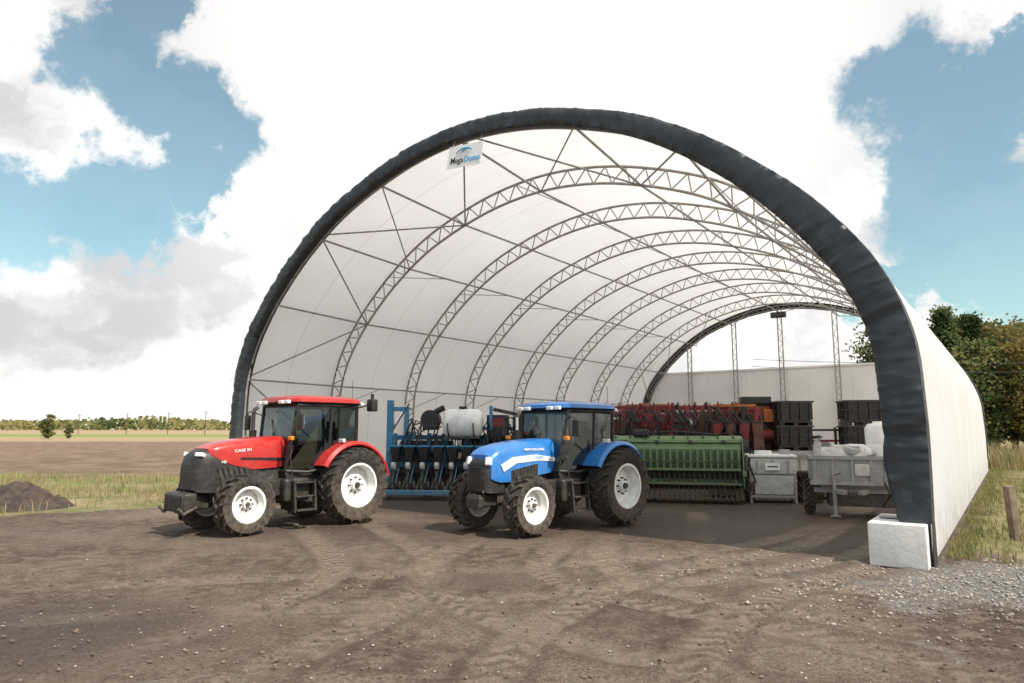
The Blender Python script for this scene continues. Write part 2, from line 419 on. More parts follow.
fa=N(nt,'ShaderNodeAttribute'); fa.attribute_name='field'; fs_=N(nt,'ShaderNodeSeparateColor'); L(nt,fa.outputs['Color'],fs_.inputs[0])
ta=N(nt,'ShaderNodeAttribute'); ta.attribute_name='ruts'; ts_=N(nt,'ShaderNodeSeparateColor'); L(nt,ta.outputs['Color'],ts_.inputs[0])
nA=noi(nt,P0,.45,8,.62).outputs[0]; nB=noi(nt,P0,3.5,8,.7).outputs[0]; nC=noi(nt,P0,22,6,.7).outputs[0]; nD=noi(nt,P0,90,3,.6).outputs[0]
dirt=mixc(nt,mapr(nt,nA,.35,.65),(.095,.066,.049),(.225,.170,.130))
dirt=mixc(nt,mapr(nt,nB,.42,.62,0,.6),dirt,(.315,.25,.195))
dirt=mixc(nt,mapr(nt,nC,.38,.58,.6,0),dirt,(.062,.042,.032))
vo=N(nt,'ShaderNodeTexVoronoi'); vo.inputs['Scale'].default_value=34; L(nt,P0,vo.inputs['Vector'])
peb=mth(nt,'MULTIPLY',mapr(nt,vo.outputs['Distance'],.16,.28,1,0),mapr(nt,nB,.48,.62))
dirt=mixc(nt,mth(nt,'MULTIPLY',peb,.6),dirt,(.40,.33,.27))
vo2=N(nt,'ShaderNodeTexVoronoi'); vo2.inputs['Scale'].default_value=22; L(nt,P0,vo2.inputs['Vector'])
gcol=mixc(nt,mapr(nt,nC,.3,.7),(.155,.135,.118),(.34,.31,.28)); sc2=N(nt,'ShaderNodeSeparateColor'); L(nt,vo2.outputs['Color'],sc2.inputs[0])
gcol=mixc(nt,mapr(nt,vo2.outputs['Distance'],.35,.6,0,.7),gcol,(.075,.062,.052)); gcol=mixc(nt,mth(nt,'MULTIPLY',sc2.outputs[0],.5),gcol,(.46,.43,.40))
gmask=mapr(nt,mth(nt,'ADD',zs.outputs[2],mth(nt,'MULTIPLY',mth(nt,'SUBTRACT',nB,.5),1.6)),.2,.9)
c=mixc(nt,mth(nt,'MULTIPLY',gmask,.8),dirt,gcol)
dark_wetf=mapr(nt,mth(nt,'ADD',zs.outputs[1],mth(nt,'MULTIPLY',mth(nt,'SUBTRACT',nB,.5),1.0)),.15,.85)
c=mixc(nt,mth(nt,'MULTIPLY',dark_wetf,.68),c,mixc(nt,nC,(.028,.019,.014),(.085,.058,.043)))
tr_=mth(nt,'MULTIPLY',ts_.outputs[0],mapr(nt,nB,.3,.55,.3,.8))
c=mixc(nt,tr_,c,mixc(nt,nC,(.20,.152,.115),(.36,.285,.22)))
c=mixc(nt,mth(nt,'MULTIPLY',ts_.outputs[1],.66),c,(.070,.048,.036))
gr=mixc(nt,mapr(nt,nB,.35,.65),(.12,.13,.045),(.34,.28,.15)); gr=mixc(nt,mapr(nt,nC,.35,.7,0,.6),gr,(.13,.16,.05)); gr=mixc(nt,mapr(nt,nA,.42,.66,0,.85),gr,(.38,.30,.18))
pl=mixc(nt,mapr(nt,nA,.35,.65),(.17,.115,.078),(.28,.20,.14)); pl=mixc(nt,mapr(nt,nB,.3,.7,0,.5),pl,(.13,.085,.055))
gr=mixc(nt,fs_.outputs[0],gr,pl); gr=mixc(nt,fs_.outputs[1],gr,(.36,.26,.155)); gr=mixc(nt,fs_.outputs[2],gr,(.20,.25,.07))
gmk=mapr(nt,mth(nt,'ADD',zs.outputs[0],mth(nt,'MULTIPLY',mth(nt,'SUBTRACT',nC,.5),1.0)),.35,.65)
c=mixc(nt,gmk,c,gr); L(nt,c,b.inputs['Base Color'])
L(nt,mapr(nt,dark_wetf,0,1,.95,.62),b.inputs['Roughness'])
hh=mth(nt,'ADD',mth(nt,'MULTIPLY',nB,.45),mth(nt,'ADD',mth(nt,'MULTIPLY',nC,.6),mth(nt,'MULTIPLY',nD,.18)))
hh=mth(nt,'ADD',hh,mth(nt,'MULTIPLY',peb,.10)); hh=mth(nt,'SUBTRACT',hh,mth(nt,'MULTIPLY',mth(nt,'MULTIPLY',vo2.outputs['Distance'],gmask),.35))
bp=N(nt,'ShaderNodeBump'); bp.inputs['Strength'].default_value=1.0; bp.inputs['Distance'].default_value=.075; L(nt,hh,bp.inputs['Height']); L(nt,bp.outputs[0],b.inputs['Normal'])

def scatter(name,n,fn,smin,smax,m,lab):
    ico=[(0,0,1),(.9,0,.45),(.28,.85,.45),(-.72,.53,.45),(-.72,-.53,.45),(.28,-.85,.45),(.72,.53,-.3),(-.28,.85,-.3),(-.9,0,-.3),(-.28,-.85,-.3),(.72,-.53,-.3)]
    fc=[(0,1,2),(0,2,3),(0,3,4),(0,4,5),(0,5,1),(1,6,2),(2,6,7),(2,7,3),(3,7,8),(3,8,4),(4,8,9),(4,9,5),(5,9,10),(5,10,1),(1,10,6)]
    p=P()
    for i in range(n):
        x,y=fn(); s=random.uniform(smin,smax)*random.choice((.6,.8,1,1)); a=random.uniform(0,6.28); ca,sa=math.cos(a),math.sin(a)
        sx,sy,sz=s*random.uniform(.7,1.3),s*random.uniform(.6,1.1),s*random.uniform(.4,.8)
        vs=[(x+(v[0]*ca*sx-v[1]*sa*sy),y+(v[0]*sa*sx+v[1]*ca*sy),v[2]*sz+s*.1) for v in ico]
        p.add(vs,fc,m)
    o=p.obj(name,recalc=False,smooth=False); o['kind']='stuff'; tag(o,lab,'stones'); return o
STONE=mat('pebble_stone',(.36,.32,.28),.9,var=.4,scale=.8)
CLOD=mat('dirt_clod',(.16,.115,.088),.95,var=.35,scale=1)
scatter('gravel',3400,lambda:(random.gauss(8.4,2.6),random.gauss(10.1,1.2)),.010,.034,STONE,'pale grey gravel scattered beside the concrete block')
scatter('gravel',1000,lambda:(random.uniform(-12,12),6+abs(random.gauss(0,4.5))),.006,.02,STONE,'small pale stones scattered over the dirt yard')
scatter('dirt_clods',3400,lambda:(random.uniform(-13,11),6+abs(random.gauss(0,5))),.008,.030,CLOD,'loose brown clods of soil on the dirt yard')

# ------------------------------------------------------------------ shelter building
half=[(0.0,0.0),(-.04,1.3),(-.04,2.6),(.06,3.9),(.50,5.10),(1.22,6.15),(2.08,7.06),(3.22,8.02),(4.75,8.98),(6.5,9.67),(8.2,10.10),(10,10.26)]
Wd=20.0
full=[(-a,z) for a,z in half]+[(-(Wd-a),z) for a,z in half[::-1][1:]]
def prof(n):
    pts=[];m=len(full)
    for i in range(m-1):
        a,b_,c_,d=[Vector((*full[max(0,min(m-1,j))],0)) for j in(i-1,i,i+1,i+2)]
        for k in range(20):
            t=k/20; v=.5*((2*b_)+(-a+c_)*t+(2*a-5*b_+4*c_-d)*t*t+(-a+3*b_-3*c_+d)*t**3); pts.append((v.x,v.y))
    pts.append(full[-1]); A=np.array(pts); S=np.concatenate([[0],np.cumsum(np.linalg.norm(np.diff(A,axis=0),axis=1))])
    s=np.linspace(0,S[-1],n); B=np.stack([np.interp(s,S,A[:,0]),np.interp(s,S,A[:,1])],-1)
    T=np.gradient(B,axis=0); T/=np.linalg.norm(T,axis=1)[:,None]
    Nn=np.stack([T[:,1],-T[:,0]],-1)
    return B,Nn,s
LEN=32.0
shelter=empty('storage_shelter',(BX,BY,0),-BA,'large white fabric arch shelter with steel trusses on dirt yard','building')
B,Nn,S=prof(121)
p=P(); yy=np.linspace(.15,LEN-.1,97); vs=[]
for y in yy:
    sag=-.12*abs(math.sin(math.pi*y/4))
    for (x,z),(a,c_) in zip(B,Nn):
        k=sag*min(1,z/3); vs.append((x+a*k,y,max(.03,z+c_*k)))
n=len(B); fs=[(i*n+k,i*n+k+1,(i+1)*n+k+1,(i+1)*n+k) for i in range(len(yy)-1) for k in range(n-1)]
p.add(vs,fs,FAB); p.obj('fabric_cover',shelter,recalc=False,ang=80)
def offp(B,Nn,o,y): return [(x-a*o,y,z-c_*o) for (x,z),(a,c_) in zip(B,Nn)]
Bt,Nt,St=prof(100); Bt,Nt=Bt[1:-1],Nt[1:-1]
oc=offp(Bt,Nt,.16,0); ic=offp(Bt,Nt,.66,0)
def truss(name,io,y):
    inn=offp(Bt,Nt,io,0); p=P()
    p.tube(oc,.042,STEEL,6); p.tube(inn,.042,STEEL,6)
    for i in range(0,len(oc)-2,2):
        p.cyl(oc[i],inn[i+1],.022,STEEL,5); p.cyl(inn[i+1],oc[i+2],.022,STEEL,5)
    return p.obj(name,shelter,loc=(0,y,0))
truss('truss',.38,.22)
tr=truss('truss',.66,4)
for y in(8,12,16,20,24,28): cp(tr,shelter,(0,y,0))
truss('truss',.38,31.7)
M=len(Bt)
pidx=[int(M*f) for f in(.12,.21,.30,.39,.5,.61,.70,.79,.88)]
for i in pidx:
    p=P(); q=ic[i]; q0=(q[0]+Nt[i][0]*.30,.25,q[2]+Nt[i][1]*.30); p.cyl(q0,(q[0],4,q[2]),.034,STEEL,6); p.cyl((q[0],4,q[2]),(q[0],31.6,q[2]),.034,STEEL,6); p.obj('purlin',shelter)
def brace(a,b_,r):
    p=P(); p.cyl(a,b_,r,STEEL,5); p.obj('brace',shelter)
allidx=[2]+pidx+[M-3]
for j,(a,c_) in enumerate(zip(allidx[:-1],allidx[1:])):
    if j%2: brace((oc[a][0],.25,oc[a][2]),(ic[c_][0],4,ic[c_][2]),.028)
    else: brace((oc[c_][0],.25,oc[c_][2]),(ic[a][0],4,ic[a][2]),.028)
    if j in(4,5,6,7): brace((oc[a][0],.25,oc[a][2]),(ic[c_][0],4,ic[c_][2]),.022)
    brace((oc[a][0],28,oc[a][2]),(ic[c_][0],31.6,ic[c_][2]),.022)
for bay in range(1,7):
    for i in pidx[::2]:
        brace((oc[i+3][0],bay*4,oc[i+3][2]),(ic[i][0],bay*4+2,ic[i][2]),.016)
def trim(y0,sgn,name):
    Bq,Nq,Sq=prof(1100)
    sec=[(.012,.50),(.025,.30),(.03,.10),(.015,-.03),(-.06,-.055),(-.18,-.06),(-.30,-.06),(-.42,-.05),(-.46,.03),(-.44,.2),(-.36,.38)]
    rings=[]
    for j,((x,z),(a,c_)) in enumerate(zip(Bq,Nq)):
        if z<.66: continue
        s=Sq[j]; ring=[]
        right=max(0,min(1,(x+6.0)/5.0))
        kz=.90+.50*right
        if z<1.6: kz*=.72+.28*(z-.66)/.94
        tie=abs(((s/2.1)%1)-.5)*2; tie=max(0,1-(1-tie)*6)
        for k,(nn,ll) in enumerate(sec):
            pk=.003*math.sin(s*15+k*.8+4*noise.noise((s*.9,k*.4,0)))+.007*noise.noise((s*5.5+k*.6,k*.3,1))+.022*noise.noise((s*.9,k*.3,2))
            r_=noise.noise((s*2.2-k*.7,k*.22,8)); pk+=.014*max(0,1-abs(r_)*8)
            pk-=.018*tie*(1 if 2<k<9 else .3)
            pk*=(.4 if k in(0,10) else 1)
            m2=nn*kz if nn<0 else nn
            cx=(m2+pk*(.4 if nn>-.1 else -.6)); cy=ll-pk*1.5
            ring.append((x+a*cx,y0+sgn*cy,z+c_*cx))
        rings.append(ring)
    pp=P(); nr=len(sec); vs=[v for r in rings for v in r]
    fs=[(i*nr+k,i*nr+k+1,(i+1)*nr+k+1,(i+1)*nr+k) for i in range(len(rings)-1) for k in range(nr-1)]
    pp.add(vs,fs,TARP); o=pp.obj(name,shelter,recalc=False,ang=60); return o
trim(0,1,'tarpaulin_edge'); trim(LEN,-1,'tarpaulin_edge')
p=P(); vs=[]
for i in range(9):
    z=.0+i*.09; k=.02*math.sin(i*1.3)
    vs+=[(.035,-.06+k*.5,z+.01),(.05,.10,z+.01),(.045,.42+k,z+.01)]
p.add(vs,[(i*3+k,i*3+k+1,i*3+k+4,i*3+k+3) for i in range(8) for k in range(2)],TARP); p.obj('tarpaulin_foot',shelter,recalc=False)
p=P(); zc=6.1; inner=[(x-a*.25,z-c_*.25) for (x,z),(a,c_) in zip(*prof(241)[:2])]
lo=[q for q in inner if q[1]<zc]
rgt=[q for q in lo if q[0]>-10]; lft=[q for q in lo if q[0]<=-10]
poly=[(q[0],max(0,q[1])) for q in rgt]+[(rgt[-1][0],zc),(lft[0][0],zc)]+[(q[0],max(0,q[1])) for q in lft]
p.prism(poly,31.9,32.0,PANEL,'Y'); 
for i in range(1,16): p.box((-i*1.25,31.885,3.0),(.04,.03,6.0),PANEL)
p.box((-10,31.87,6.1),(17.4,.1,.12),PANEL)
p.obj('rear_wall',shelter)
for x in(-7.05,-10.27,-13.2,-16.3):
    zt_=float(np.interp(-x,np.maximum.accumulate(-B[:,0]),B[:,1]))-.5
    p=P()
    for dx in(-.13,.13): p.box((x+dx,31.6,zt_/2),(.06,.06,zt_),STEEL)
    z=.3
    while z<zt_-.4: p.cyl((x-.13,31.6,z),(x+.13,31.6,z+.35),.018,STEEL,5); p.cyl((x+.13,31.6,z+.35),(x-.13,31.6,z+.7),.018,STEEL,5); z+=.7
    if x==-10.27:
        p.box((x,31.4,zt_-.3),(.9,.35,.35),BLK,bev=.03); p.box((x,31.2,zt_-.3),(.7,.05,.25),IRON)
    p.obj('wall_post',shelter)
for x in(-.4,-19.6):
    p=P(); p.box((x,.45,.72),(.75,.3,.03),STEEL); p.obj('foot_plate',shelter)
wx,wy=b2w(-.44,.42); p=P(); p.box((0,0,.345),(.84,1.5,.69),CONC,bev=.02); bk=p.obj('concrete_block',None,(wx,wy,0),(0,0,-BA)); tag(bk,'pale concrete foundation block under the arch foot','concrete block','concrete foundation blocks')
wx,wy=b2w(-19.56,.55); cp(bk,None,(wx,wy,0))
# banner leans back a little, face tilted up to take more sky light
sg=empty('logo_sign',(*b2w(-9.80,-.12),9.30),-BA,'small white sign with company logo hanging below the arch edge','sign')
p=P(); p.box((0,0,0),(1.16,.012,.62),BANNER,rot=(-6,5,0)); p.cyl((-.46,.02,.30),(-.46,.14,.55),.008,STEEL,5); p.cyl((.46,.02,.24),(.46,.14,.52),.008,STEEL,5); p.obj('panel',sg)
text('Mega',.24,DBLK,'lettering',sg,(-.03,-.028,-.11),(84,5,0),align='RIGHT',sx=.88,bold=.002); text('Dome',.24,DBLUE,'lettering',sg,(-.01,-.028,-.115),(84,5,0),align='LEFT',sx=.88,bold=.002)
p=P()
for w_,h_,x0,z0 in((.28,.13,-.02,.07),(.18,.10,.06,.07)):
    pts=[(x0+w_*math.cos(t),-.012,z0+h_*math.sin(t)) for t in np.linspace(.25,math.pi-.25,14)]
    p.tube(pts,[.004+.014*math.sin(math.pi*i/13) for i in range(14)],DBLUE,5)
p.obj('emblem',sg)

# ------------------------------------------------------------------ wheels
def wheel(parent,loc,Rw,rr,w,rimm,nl,side,name='wheel',steer=0,seg=44):
    h=P()
    h.cyl((0,-.12*w,0),(0,.30*w,0),rr*.24,rimm,16); h.cyl((0,.30*w,0),(0,.40*w,0),rr*.15,IRON,12,r2=rr*.12)
    for i in range(8):
        a=2*math.pi*i/8; h.cyl((rr*.36*math.cos(a),.12*w,rr*.36*math.sin(a)),(rr*.36*math.cos(a),.24*w,rr*.36*math.sin(a)),.022,IRON,6)
    ho=h.obj(name,parent,loc,(0,0,(0 if side>0 else 180)+steer))
    t=P()
    hf=[(.40*w,rr-.005),(.455*w,rr+.02),(.50*w,rr+.30*(Rw-rr)),(.52*w,rr+.55*(Rw-rr)),(.49*w,rr+.76*(Rw-rr)),(.42*w,Rw-.085),(.22*w,Rw-.064),(0,Rw-.058)]
    prf=hf+[(-y,r) for y,r in hf[::-1][1:]]
    t.lathe(prf,(0,0,0),RUB,seg)
    step=2*math.pi/nl; hw=.026/Rw*(Rw/.8)**.5
    for sd in(-1,1):
        for i in range(nl):
            a0=step*(i+(.5 if sd>0 else 0))
            secs=[(-.03*w,0,Rw),(.2*w,.28,Rw-.004),(.40*w,.62,Rw-.016),(.515*w,.78,Rw-.07),(.535*w,.84,Rw-.17)]
            vs=[]
            for y,sh_,rt in secs:
                a=a0+sh_*step*1.15
                rb=Rw-.09 if y<.45*w else rt-.03
                for da,r_ in((-hw*1.3,rb),(-hw,rt),(hw,rt),(hw*1.3,rb)):
                    vs.append((r_*math.cos(a+da),sd*y,r_*math.sin(a+da)))
            m=len(secs); fs=[(k*4+j,k*4+(j+1)%4,(k+1)*4+(j+1)%4,(k+1)*4+j) for k in range(m-1) for j in range(4)]+[(0,1,2,3),tuple((m-1)*4+j for j in range(4))]
            t.add(vs,fs,RUB)
    t.obj('tyre',ho,ang=30)
    r=P()
    r.lathe([(-.44*w,rr+.02),(-.42*w,rr-.02),(-.2*w,rr-.07),(0,rr-.07),(.06*w,rr-.09),(.02*w,rr*.80),(.06*w,rr*.62),(.13*w,rr*.50),(.14*w,rr*.2),(.14*w,.001)],(0,0,0),rimm,seg)
    r.lathe([(0,rr-.07),(.2*w,rr-.065),(.40*w,rr-.025),(.43*w,rr+.012),(.46*w,rr+.022),(.465*w,rr+.005),(.45*w,rr-.03)],(0,0,0),rimm,seg)
    r.obj('rim',ho)
    return ho

# ------------------------------------------------------------------ tractor
def ring(x,hw,zb,zt,n=4,m=21):
    o=[]
    for i in range(m):
        t=math.pi*i/(m-1); c=math.cos(t); s=math.sin(t)
        o.append((x,hw*math.copysign(abs(c)**(2/n),c),zb+(zt-zb)*abs(s)**(2/n)))
    return o
def tractor(col,name,label,loc,rotz,red):
    T=empty(name,(loc[0],loc[1],0),rotz,label,'tractor')
    RR,FR=(.90,.65) if red else (.90,.64)
    WB=2.70 if red else 2.85
    CS=.44 if red else .46; KX=1.12
    TR=.98 if red else 1.04
    TW=.56 if red else .62
    rimm=RIMW
    wheel(T,(0,TR,RR),RR,.50,TW,rimm,22,1); wheel(T,(0,-TR,RR),RR,.50,TW,rimm,22,-1)
    wheel(T,(WB,.88,FR),FR,.36,.44,rimm,18,1); wheel(T,(WB,-.88,FR),FR,.36,.44,rimm,18,-1)
    c=P()
    c.box((.2,0,.88),(1.5,.62,.5),IRON,bev=.05); c.box((1.5,0,.86),(1.3,.46,.5),IRON,bev=.04); c.box((2.4,0,.80),(1.7,.36,.34),IRON,bev=.03)
    c.box((2.1,0,1.1),(1.5,.42,.5),IRON,bev=.03)
    c.cyl((0,-.95,RR),(0,.95,RR),.14,IRON,14); c.cyl((0,-.55,RR),(0,.55,RR),.24,IRON,14)
    c.box((WB,0,FR+.02),(.22,1.4,.2),IRON,bev=.04); c.cyl((WB,-.88,FR),(WB,.88,FR),.09,IRON,12)
    for s in(-1,1):
        c.box((WB,s*.62,FR),(.26,.2,.34),IRON,bev=.04); c.cyl((WB-.2,s*.2,FR),(WB-.18,s*.62,FR),.035,CHROME,8)
        c.tube([(-.3,s*.3,.7),(-.75,s*.38,.62),(-1.2,s*.42,.6)],.045,IRON,8); c.cyl((-.5,s*.34,1.25),(-.8,s*.38,.66),.03,IRON,8)
        c.tube([(1.6,s*.3,1.0),(1.9,s*.32,.75),(2.3,s*.3,.95),(2.6,s*.25,.9)],.03,HOSE,6)
        c.cyl((1.75,s*.30,.95),(1.95,s*.30,.95),.10,IRON,12); c.box((2.2,s*.26,1.02),(.35,.14,.2),IRON,bev=.02)
        c.cyl((2.0,s*.30,.62),(2.0,s*.30,.85),.06,(WHITE if s>0 else IRON),10)
    c.tube([(-.3,0,1.2),(-.9,0,1.0),(-1.2,0,1.1)],.035,IRON,8); c.box((-.7,0,.5),(.6,.1,.06),IRON)
    c.obj('chassis',T)
    for s in(1,-1):
        f=P(); f.box((1.40,s*.62,.86),(.66,.42,.52),BLK,bev=.08); f.box((1.90,s*.50,.92),(.36,.26,.36),BLK,bev=.03); f.obj('fuel_tank',T)
        st=P()
        for i,(z,y) in enumerate(((.42,.98),(.72,.93),(1.02,.88))):
            st.box((1.30,s*y,z),(.50,.22,.035),BLK,bev=.01)
        for x in(1.04,1.56): st.box((x,s*.95,.73),(.05,.09,.70),BLK,rot=(s*6,0,0))
        st.tube([(1.56,s*.90,.95),(1.66,s*.88,1.6),(1.55,s*.80,1.85)],.015,BLK,6)
        st.obj('steps',T)
    hd=P()
    if red:
        S_=[(1.30,.43,1.40,2.07),(1.8,.45,1.36,2.06),(2.3,.455,1.34,2.03),(2.8,.45,1.46,1.97),(3.06,.43,1.58,1.91),(3.20,.40,1.66,1.86),(3.27,.36,1.70,1.81)]
    else:
        S_=[(1.32,.43,1.30,2.02),(1.8,.45,1.24,2.01),(2.4,.455,1.18,1.97),(2.9,.45,1.10,1.91),(3.24,.44,1.10,1.84),(3.40,.42,1.14,1.76),(3.48,.39,1.18,1.68)]
    hd.loft([ring(*q,n=(5 if red else 4.8)) for q in S_],col)
    hd.obj('hood',T)
    g=P()
    if red:
        g.loft([ring(*q,n=4.8) for q in[(2.15,.452,1.0,1.44),(2.7,.456,.92,1.64),(3.05,.452,.88,1.82),(3.32,.43,.90,1.80),(3.48,.38,.92,1.70),(3.55,.30,.96,1.56)]],BLK)
        g.prism([(1.35,1.05),(2.3,1.02),(2.3,1.40),(1.35,1.45)],-.40,.40,IRON,'Y')
        for i in range(6):
            for s in(-1,1): g.box((2.42+i*.12,s*.460,1.22),(.06,.02,.40),IRON,rot=(0,20,0))
        for i in range(8): g.box((3.535,0,1.00+i*.065),(.05,.54-.010*i,.014),IRON)
    else:
        g.loft([ring(*q,n=4.4) for q in[(3.1,.40,.88,1.40),(3.46,.37,.88,1.60),(3.55,.31,.90,1.54),(3.58,.26,.94,1.46)]],BLK)
        for i in range(9): g.box((3.585,0,.96+i*.055),(.03,.44,.012),IRON)
        for s in(-1,1):
            g.prism([(2.15,1.20),(2.95,1.12),(2.95,1.34),(2.15,1.46)],s*.44,s*.464,BLK,'Y')
            for k in range(7): g.box((2.23+k*.105,s*.468,1.325-.010*k),(.03,.012,.18),IRON)
    g.obj('grille',T)
    for s in(-1,1):
        q=P()
        if red: q.box((3.43,s*.31,1.68),(.12,.19,.09),LENS,rot=(0,-18,s*24),bev=.02)
        else: q.box((3.48,s*.315,1.54),(.12,.15,.18),LENS,rot=(0,-16,s*26),bev=.03)
        q.obj('headlight',T)
    if red:
        text('CASE IH',.085,DWHITE,'decal',T,(2.55,.452,1.76),(88,-4,180),ext=.004,sx=1.3,bold=.001)
        text('145',.075,DWHITE,'decal',T,(2.98,.456,1.52),(88,0,180),ext=.008,sx=1.1,bold=.001)
        q=P(); q.prism([(1.4,1.50),(2.6,1.56),(2.6,1.61),(1.4,1.57)],.444,.459,BLK,'Y'); q.obj('hood_stripe',T)
    else:
        for s in(-1,1):
            q=P(); q.prism([(1.45,1.56),(2.2,1.66),(2.9,1.62),(3.26,1.46),(3.18,1.32),(2.8,1.49),(2.1,1.53),(1.45,1.48)],s*.43,s*.463,DWHITE,'Y'); q.obj('hood_stripe',T)
        text('NEW HOLLAND',.075,DWHITE,'decal',T,(2.25,.454,1.77),(88,0,180),ext=.006,sx=1.15,bold=.001)
        text('T6070',.085,DBLUE,'decal',T,(2.1,.466,1.59),(90,0,180),ext=.003,sx=1.1,bold=.001)
    w_=P()
    if red:
        w_.box((3.40,0,.70),(.5,.5,.3),BLK,bev=.04)
        w_.box((3.64,0,.72),(.28,.90,.38),BLK,bev=.06)
        for i in range(9): w_.box((3.77,-.38+i*.095,.70),(.06,.07,.36),BLK,bev=.02)
        for s in(-1,1): w_.tube([(3.5,s*.42,.62),(3.78,s*.46,.50),(3.88,s*.46,.62)],.035,IRON,8)
    else:
        w_.box((3.40,0,.72),(.5,.42,.26),BLK,bev=.04); w_.box((3.60,0,.68),(.14,.46,.26),BLK,bev=.05)
        w_.cyl((3.6,0,.5),(3.6,0,.86),.035,IRON,8)
        for s in(-1,1): w_.tube([(3.5,s*.24,.80),(3.60,s*.26,.90),(3.5,s*.24,1.0)],.02,IRON,6)
    w_.obj('front_weight',T)
    hb=2.80 if red else 2.66
    fl=P(); fl.prism([(-.62,1.55),(-.5,1.0),(.98,1.0),(1.06,1.28),(.9,1.34),(-.1,1.34)],-.62,.62,BLK,'Y')
    fl.prism([(.92,1.3),(1.0,1.3),(.98,1.85),(.9,1.92),(.80,1.85)],-.38,.38,BLK,'Y')
    fl.xf(KX,CS).obj('cab_floor',T)
    pil=P(); A0,A1=(1.04,1.28),(.86,hb); B0,B1=(.12,1.32),(.06,hb); C0,C1=(-.66,1.62),(-.62,hb)
    for s in(-1,1):
        for (a,b_,w0,w1,th) in((A0,A1,.60,.74,.06),(B0,B1,.76,.78,.055),(C0,C1,.66,.72,.065)):
            p0=Vector((a[0],s*w0,a[1]));p1=Vector((b_[0],s*w1,b_[1])); pil.cyl(p0,p1,th*.62,BLK,8)
        pil.tube([(A0[0],s*.60,A0[1]),(.6,s*.74,1.24),(B0[0],s*.76,B0[1])],.035,BLK,6)
        pil.tube([(A1[0],s*.74,hb-.03),(0,s*.79,hb-.02),(C1[0],s*.72,hb-.03)],.05,BLK,6)
        pil.tube([(B0[0],s*.76,1.5),(-.3,s*.74,1.78),(C0[0],s*.66,1.7)],.03,BLK,6)
        pil.cyl((.22,s*.785,1.72),(.22,s*.785,1.98),.014,BLK,6)
    pil.tube([(A0[0],-.6,A0[1]),(1.08,0,1.26),(A0[0],.6,A0[1])],.035,BLK,6); pil.tube([(A1[0],-.74,hb-.03),(A1[0]+.03,0,hb-.03),(A1[0],.74,hb-.03)],.04,BLK,6)
    pil.tube([(C0[0],-.66,C0[1]),(C0[0],.66,C0[1])],.035,BLK,6)
    pil.cyl((1.04,.1,1.95),(.93,-.25,2.45),.010,BLK,5)
    pil.xf(KX,CS).obj('cab_frame',T)
    gl=P()
    for s in(-1,1):
        gl.add([(A0[0],s*.60,A0[1]),(B0[0],s*.76,B0[1]),(B1[0],s*.78,hb),(A1[0],s*.74,hb)],[(0,1,2,3)],GLASS)
        gl.add([(B0[0],s*.76,1.5),(C0[0],s*.66,1.66),(C1[0],s*.72,hb),(B1[0],s*.78,hb)],[(0,1,2,3)],GLASS)
    gl.add([(A0[0],-.6,A0[1]),(A0[0]+.04,0,A0[1]),(A0[0],.6,A0[1]),(A1[0],.74,hb),(A1[0]+.03,0,hb),(A1[0],-.74,hb)],[(0,1,4,5),(1,2,3,4)],GLASS)
    gl.add([(C0[0],-.66,C0[1]),(C0[0],.66,C0[1]),(C1[0],.72,hb),(C1[0],-.72,hb)],[(0,1,2,3)],GLASS)
    gl.xf(KX,CS).obj('cab_glass',T,recalc=False,smooth=False)
    rf=P(); 
    def rr_(z,g): 
        o=[]
        for i in range(32):
            t=2*math.pi*i/32;c_=math.cos(t);s_=math.sin(t); n_=5
            o.append((.12+(.92-g)*math.copysign(abs(c_)**(2/n_),c_),(.88-g)*math.copysign(abs(s_)**(2/n_),s_),z))
        return o
    rf.loft([rr_(hb,.08),rr_(hb+.05,.0)],BLK); rf.loft([rr_(hb+.052,.0),rr_(hb+.13,.01),rr_(hb+.18,.10),rr_(hb+.21,.30)],col)
    rf.xf(KX,CS).obj('roof',T)
    for y in(-.60,-.36,.36,.60):
        q=P(); q.box((1.05,y,hb+.045),(.08,.17,.085),LENS,bev=.02); q.xf(KX,CS).obj('work_light',T)
    for s in(-1,1):
        q=P(); q.box((-.80,s*.6,hb+.04),(.08,.17,.085),LENS,bev=.02); q.xf(KX,CS).obj('work_light',T)
    i_=P(); i_.box((-.12,0,1.55),(.5,.5,.14),BLK,bev=.05); i_.box((-.36,0,1.92),(.14,.48,.66),BLK,bev=.06,rot=(0,-8,0)); i_.box((-.40,0,2.33),(.10,.28,.18),BLK,bev=.04)
    i_.box((-.05,-.34,1.75),(.5,.14,.08),BLK,bev=.02); i_.box((-.1,0,1.4),(.3,.3,.2),IRON); i_.xf(KX,CS).obj('seat',T)
    sw=P(); sw.cyl((.78,0,1.4),(.55,0,1.86),.035,BLK,8)
    rg=[]; 
    for k in range(25):
        t=2*math.pi*k/24; rg.append(Vector((.55,0,1.87))+Vector((.19*math.cos(t)*.86,.19*math.sin(t),.19*math.cos(t)*.45)))
    sw.tube(rg,.014,BLK,6); sw.cyl((.38,0,1.80),(.70,0,1.955),.012,BLK,5); sw.xf(KX,CS).obj('steering_wheel',T)
    for s in(-1,1):
        fd=P(); rings=[]
        y0,y1=s*.60,s*(TR+.18)
        for k in range(22):
            a=R(28+k*(142/21)); ro=RR+.14; ri=ro-.035
            drop=.07
            pts=[(ro*math.cos(a),y0,RR+ro*math.sin(a)),(ro*math.cos(a),y1-s*.06,RR+ro*math.sin(a)),((ro-drop)*math.cos(a),y1,RR+(ro-drop)*math.sin(a)),
                 ((ri-drop)*math.cos(a),y1-s*.02,RR+(ri-drop)*math.sin(a)),(ri*math.cos(a),y1-s*.08,RR+ri*math.sin(a)),(ri*math.cos(a),y0,RR+ri*math.sin(a))]
            rings.append(pts)
        fd.loft(rings,col)
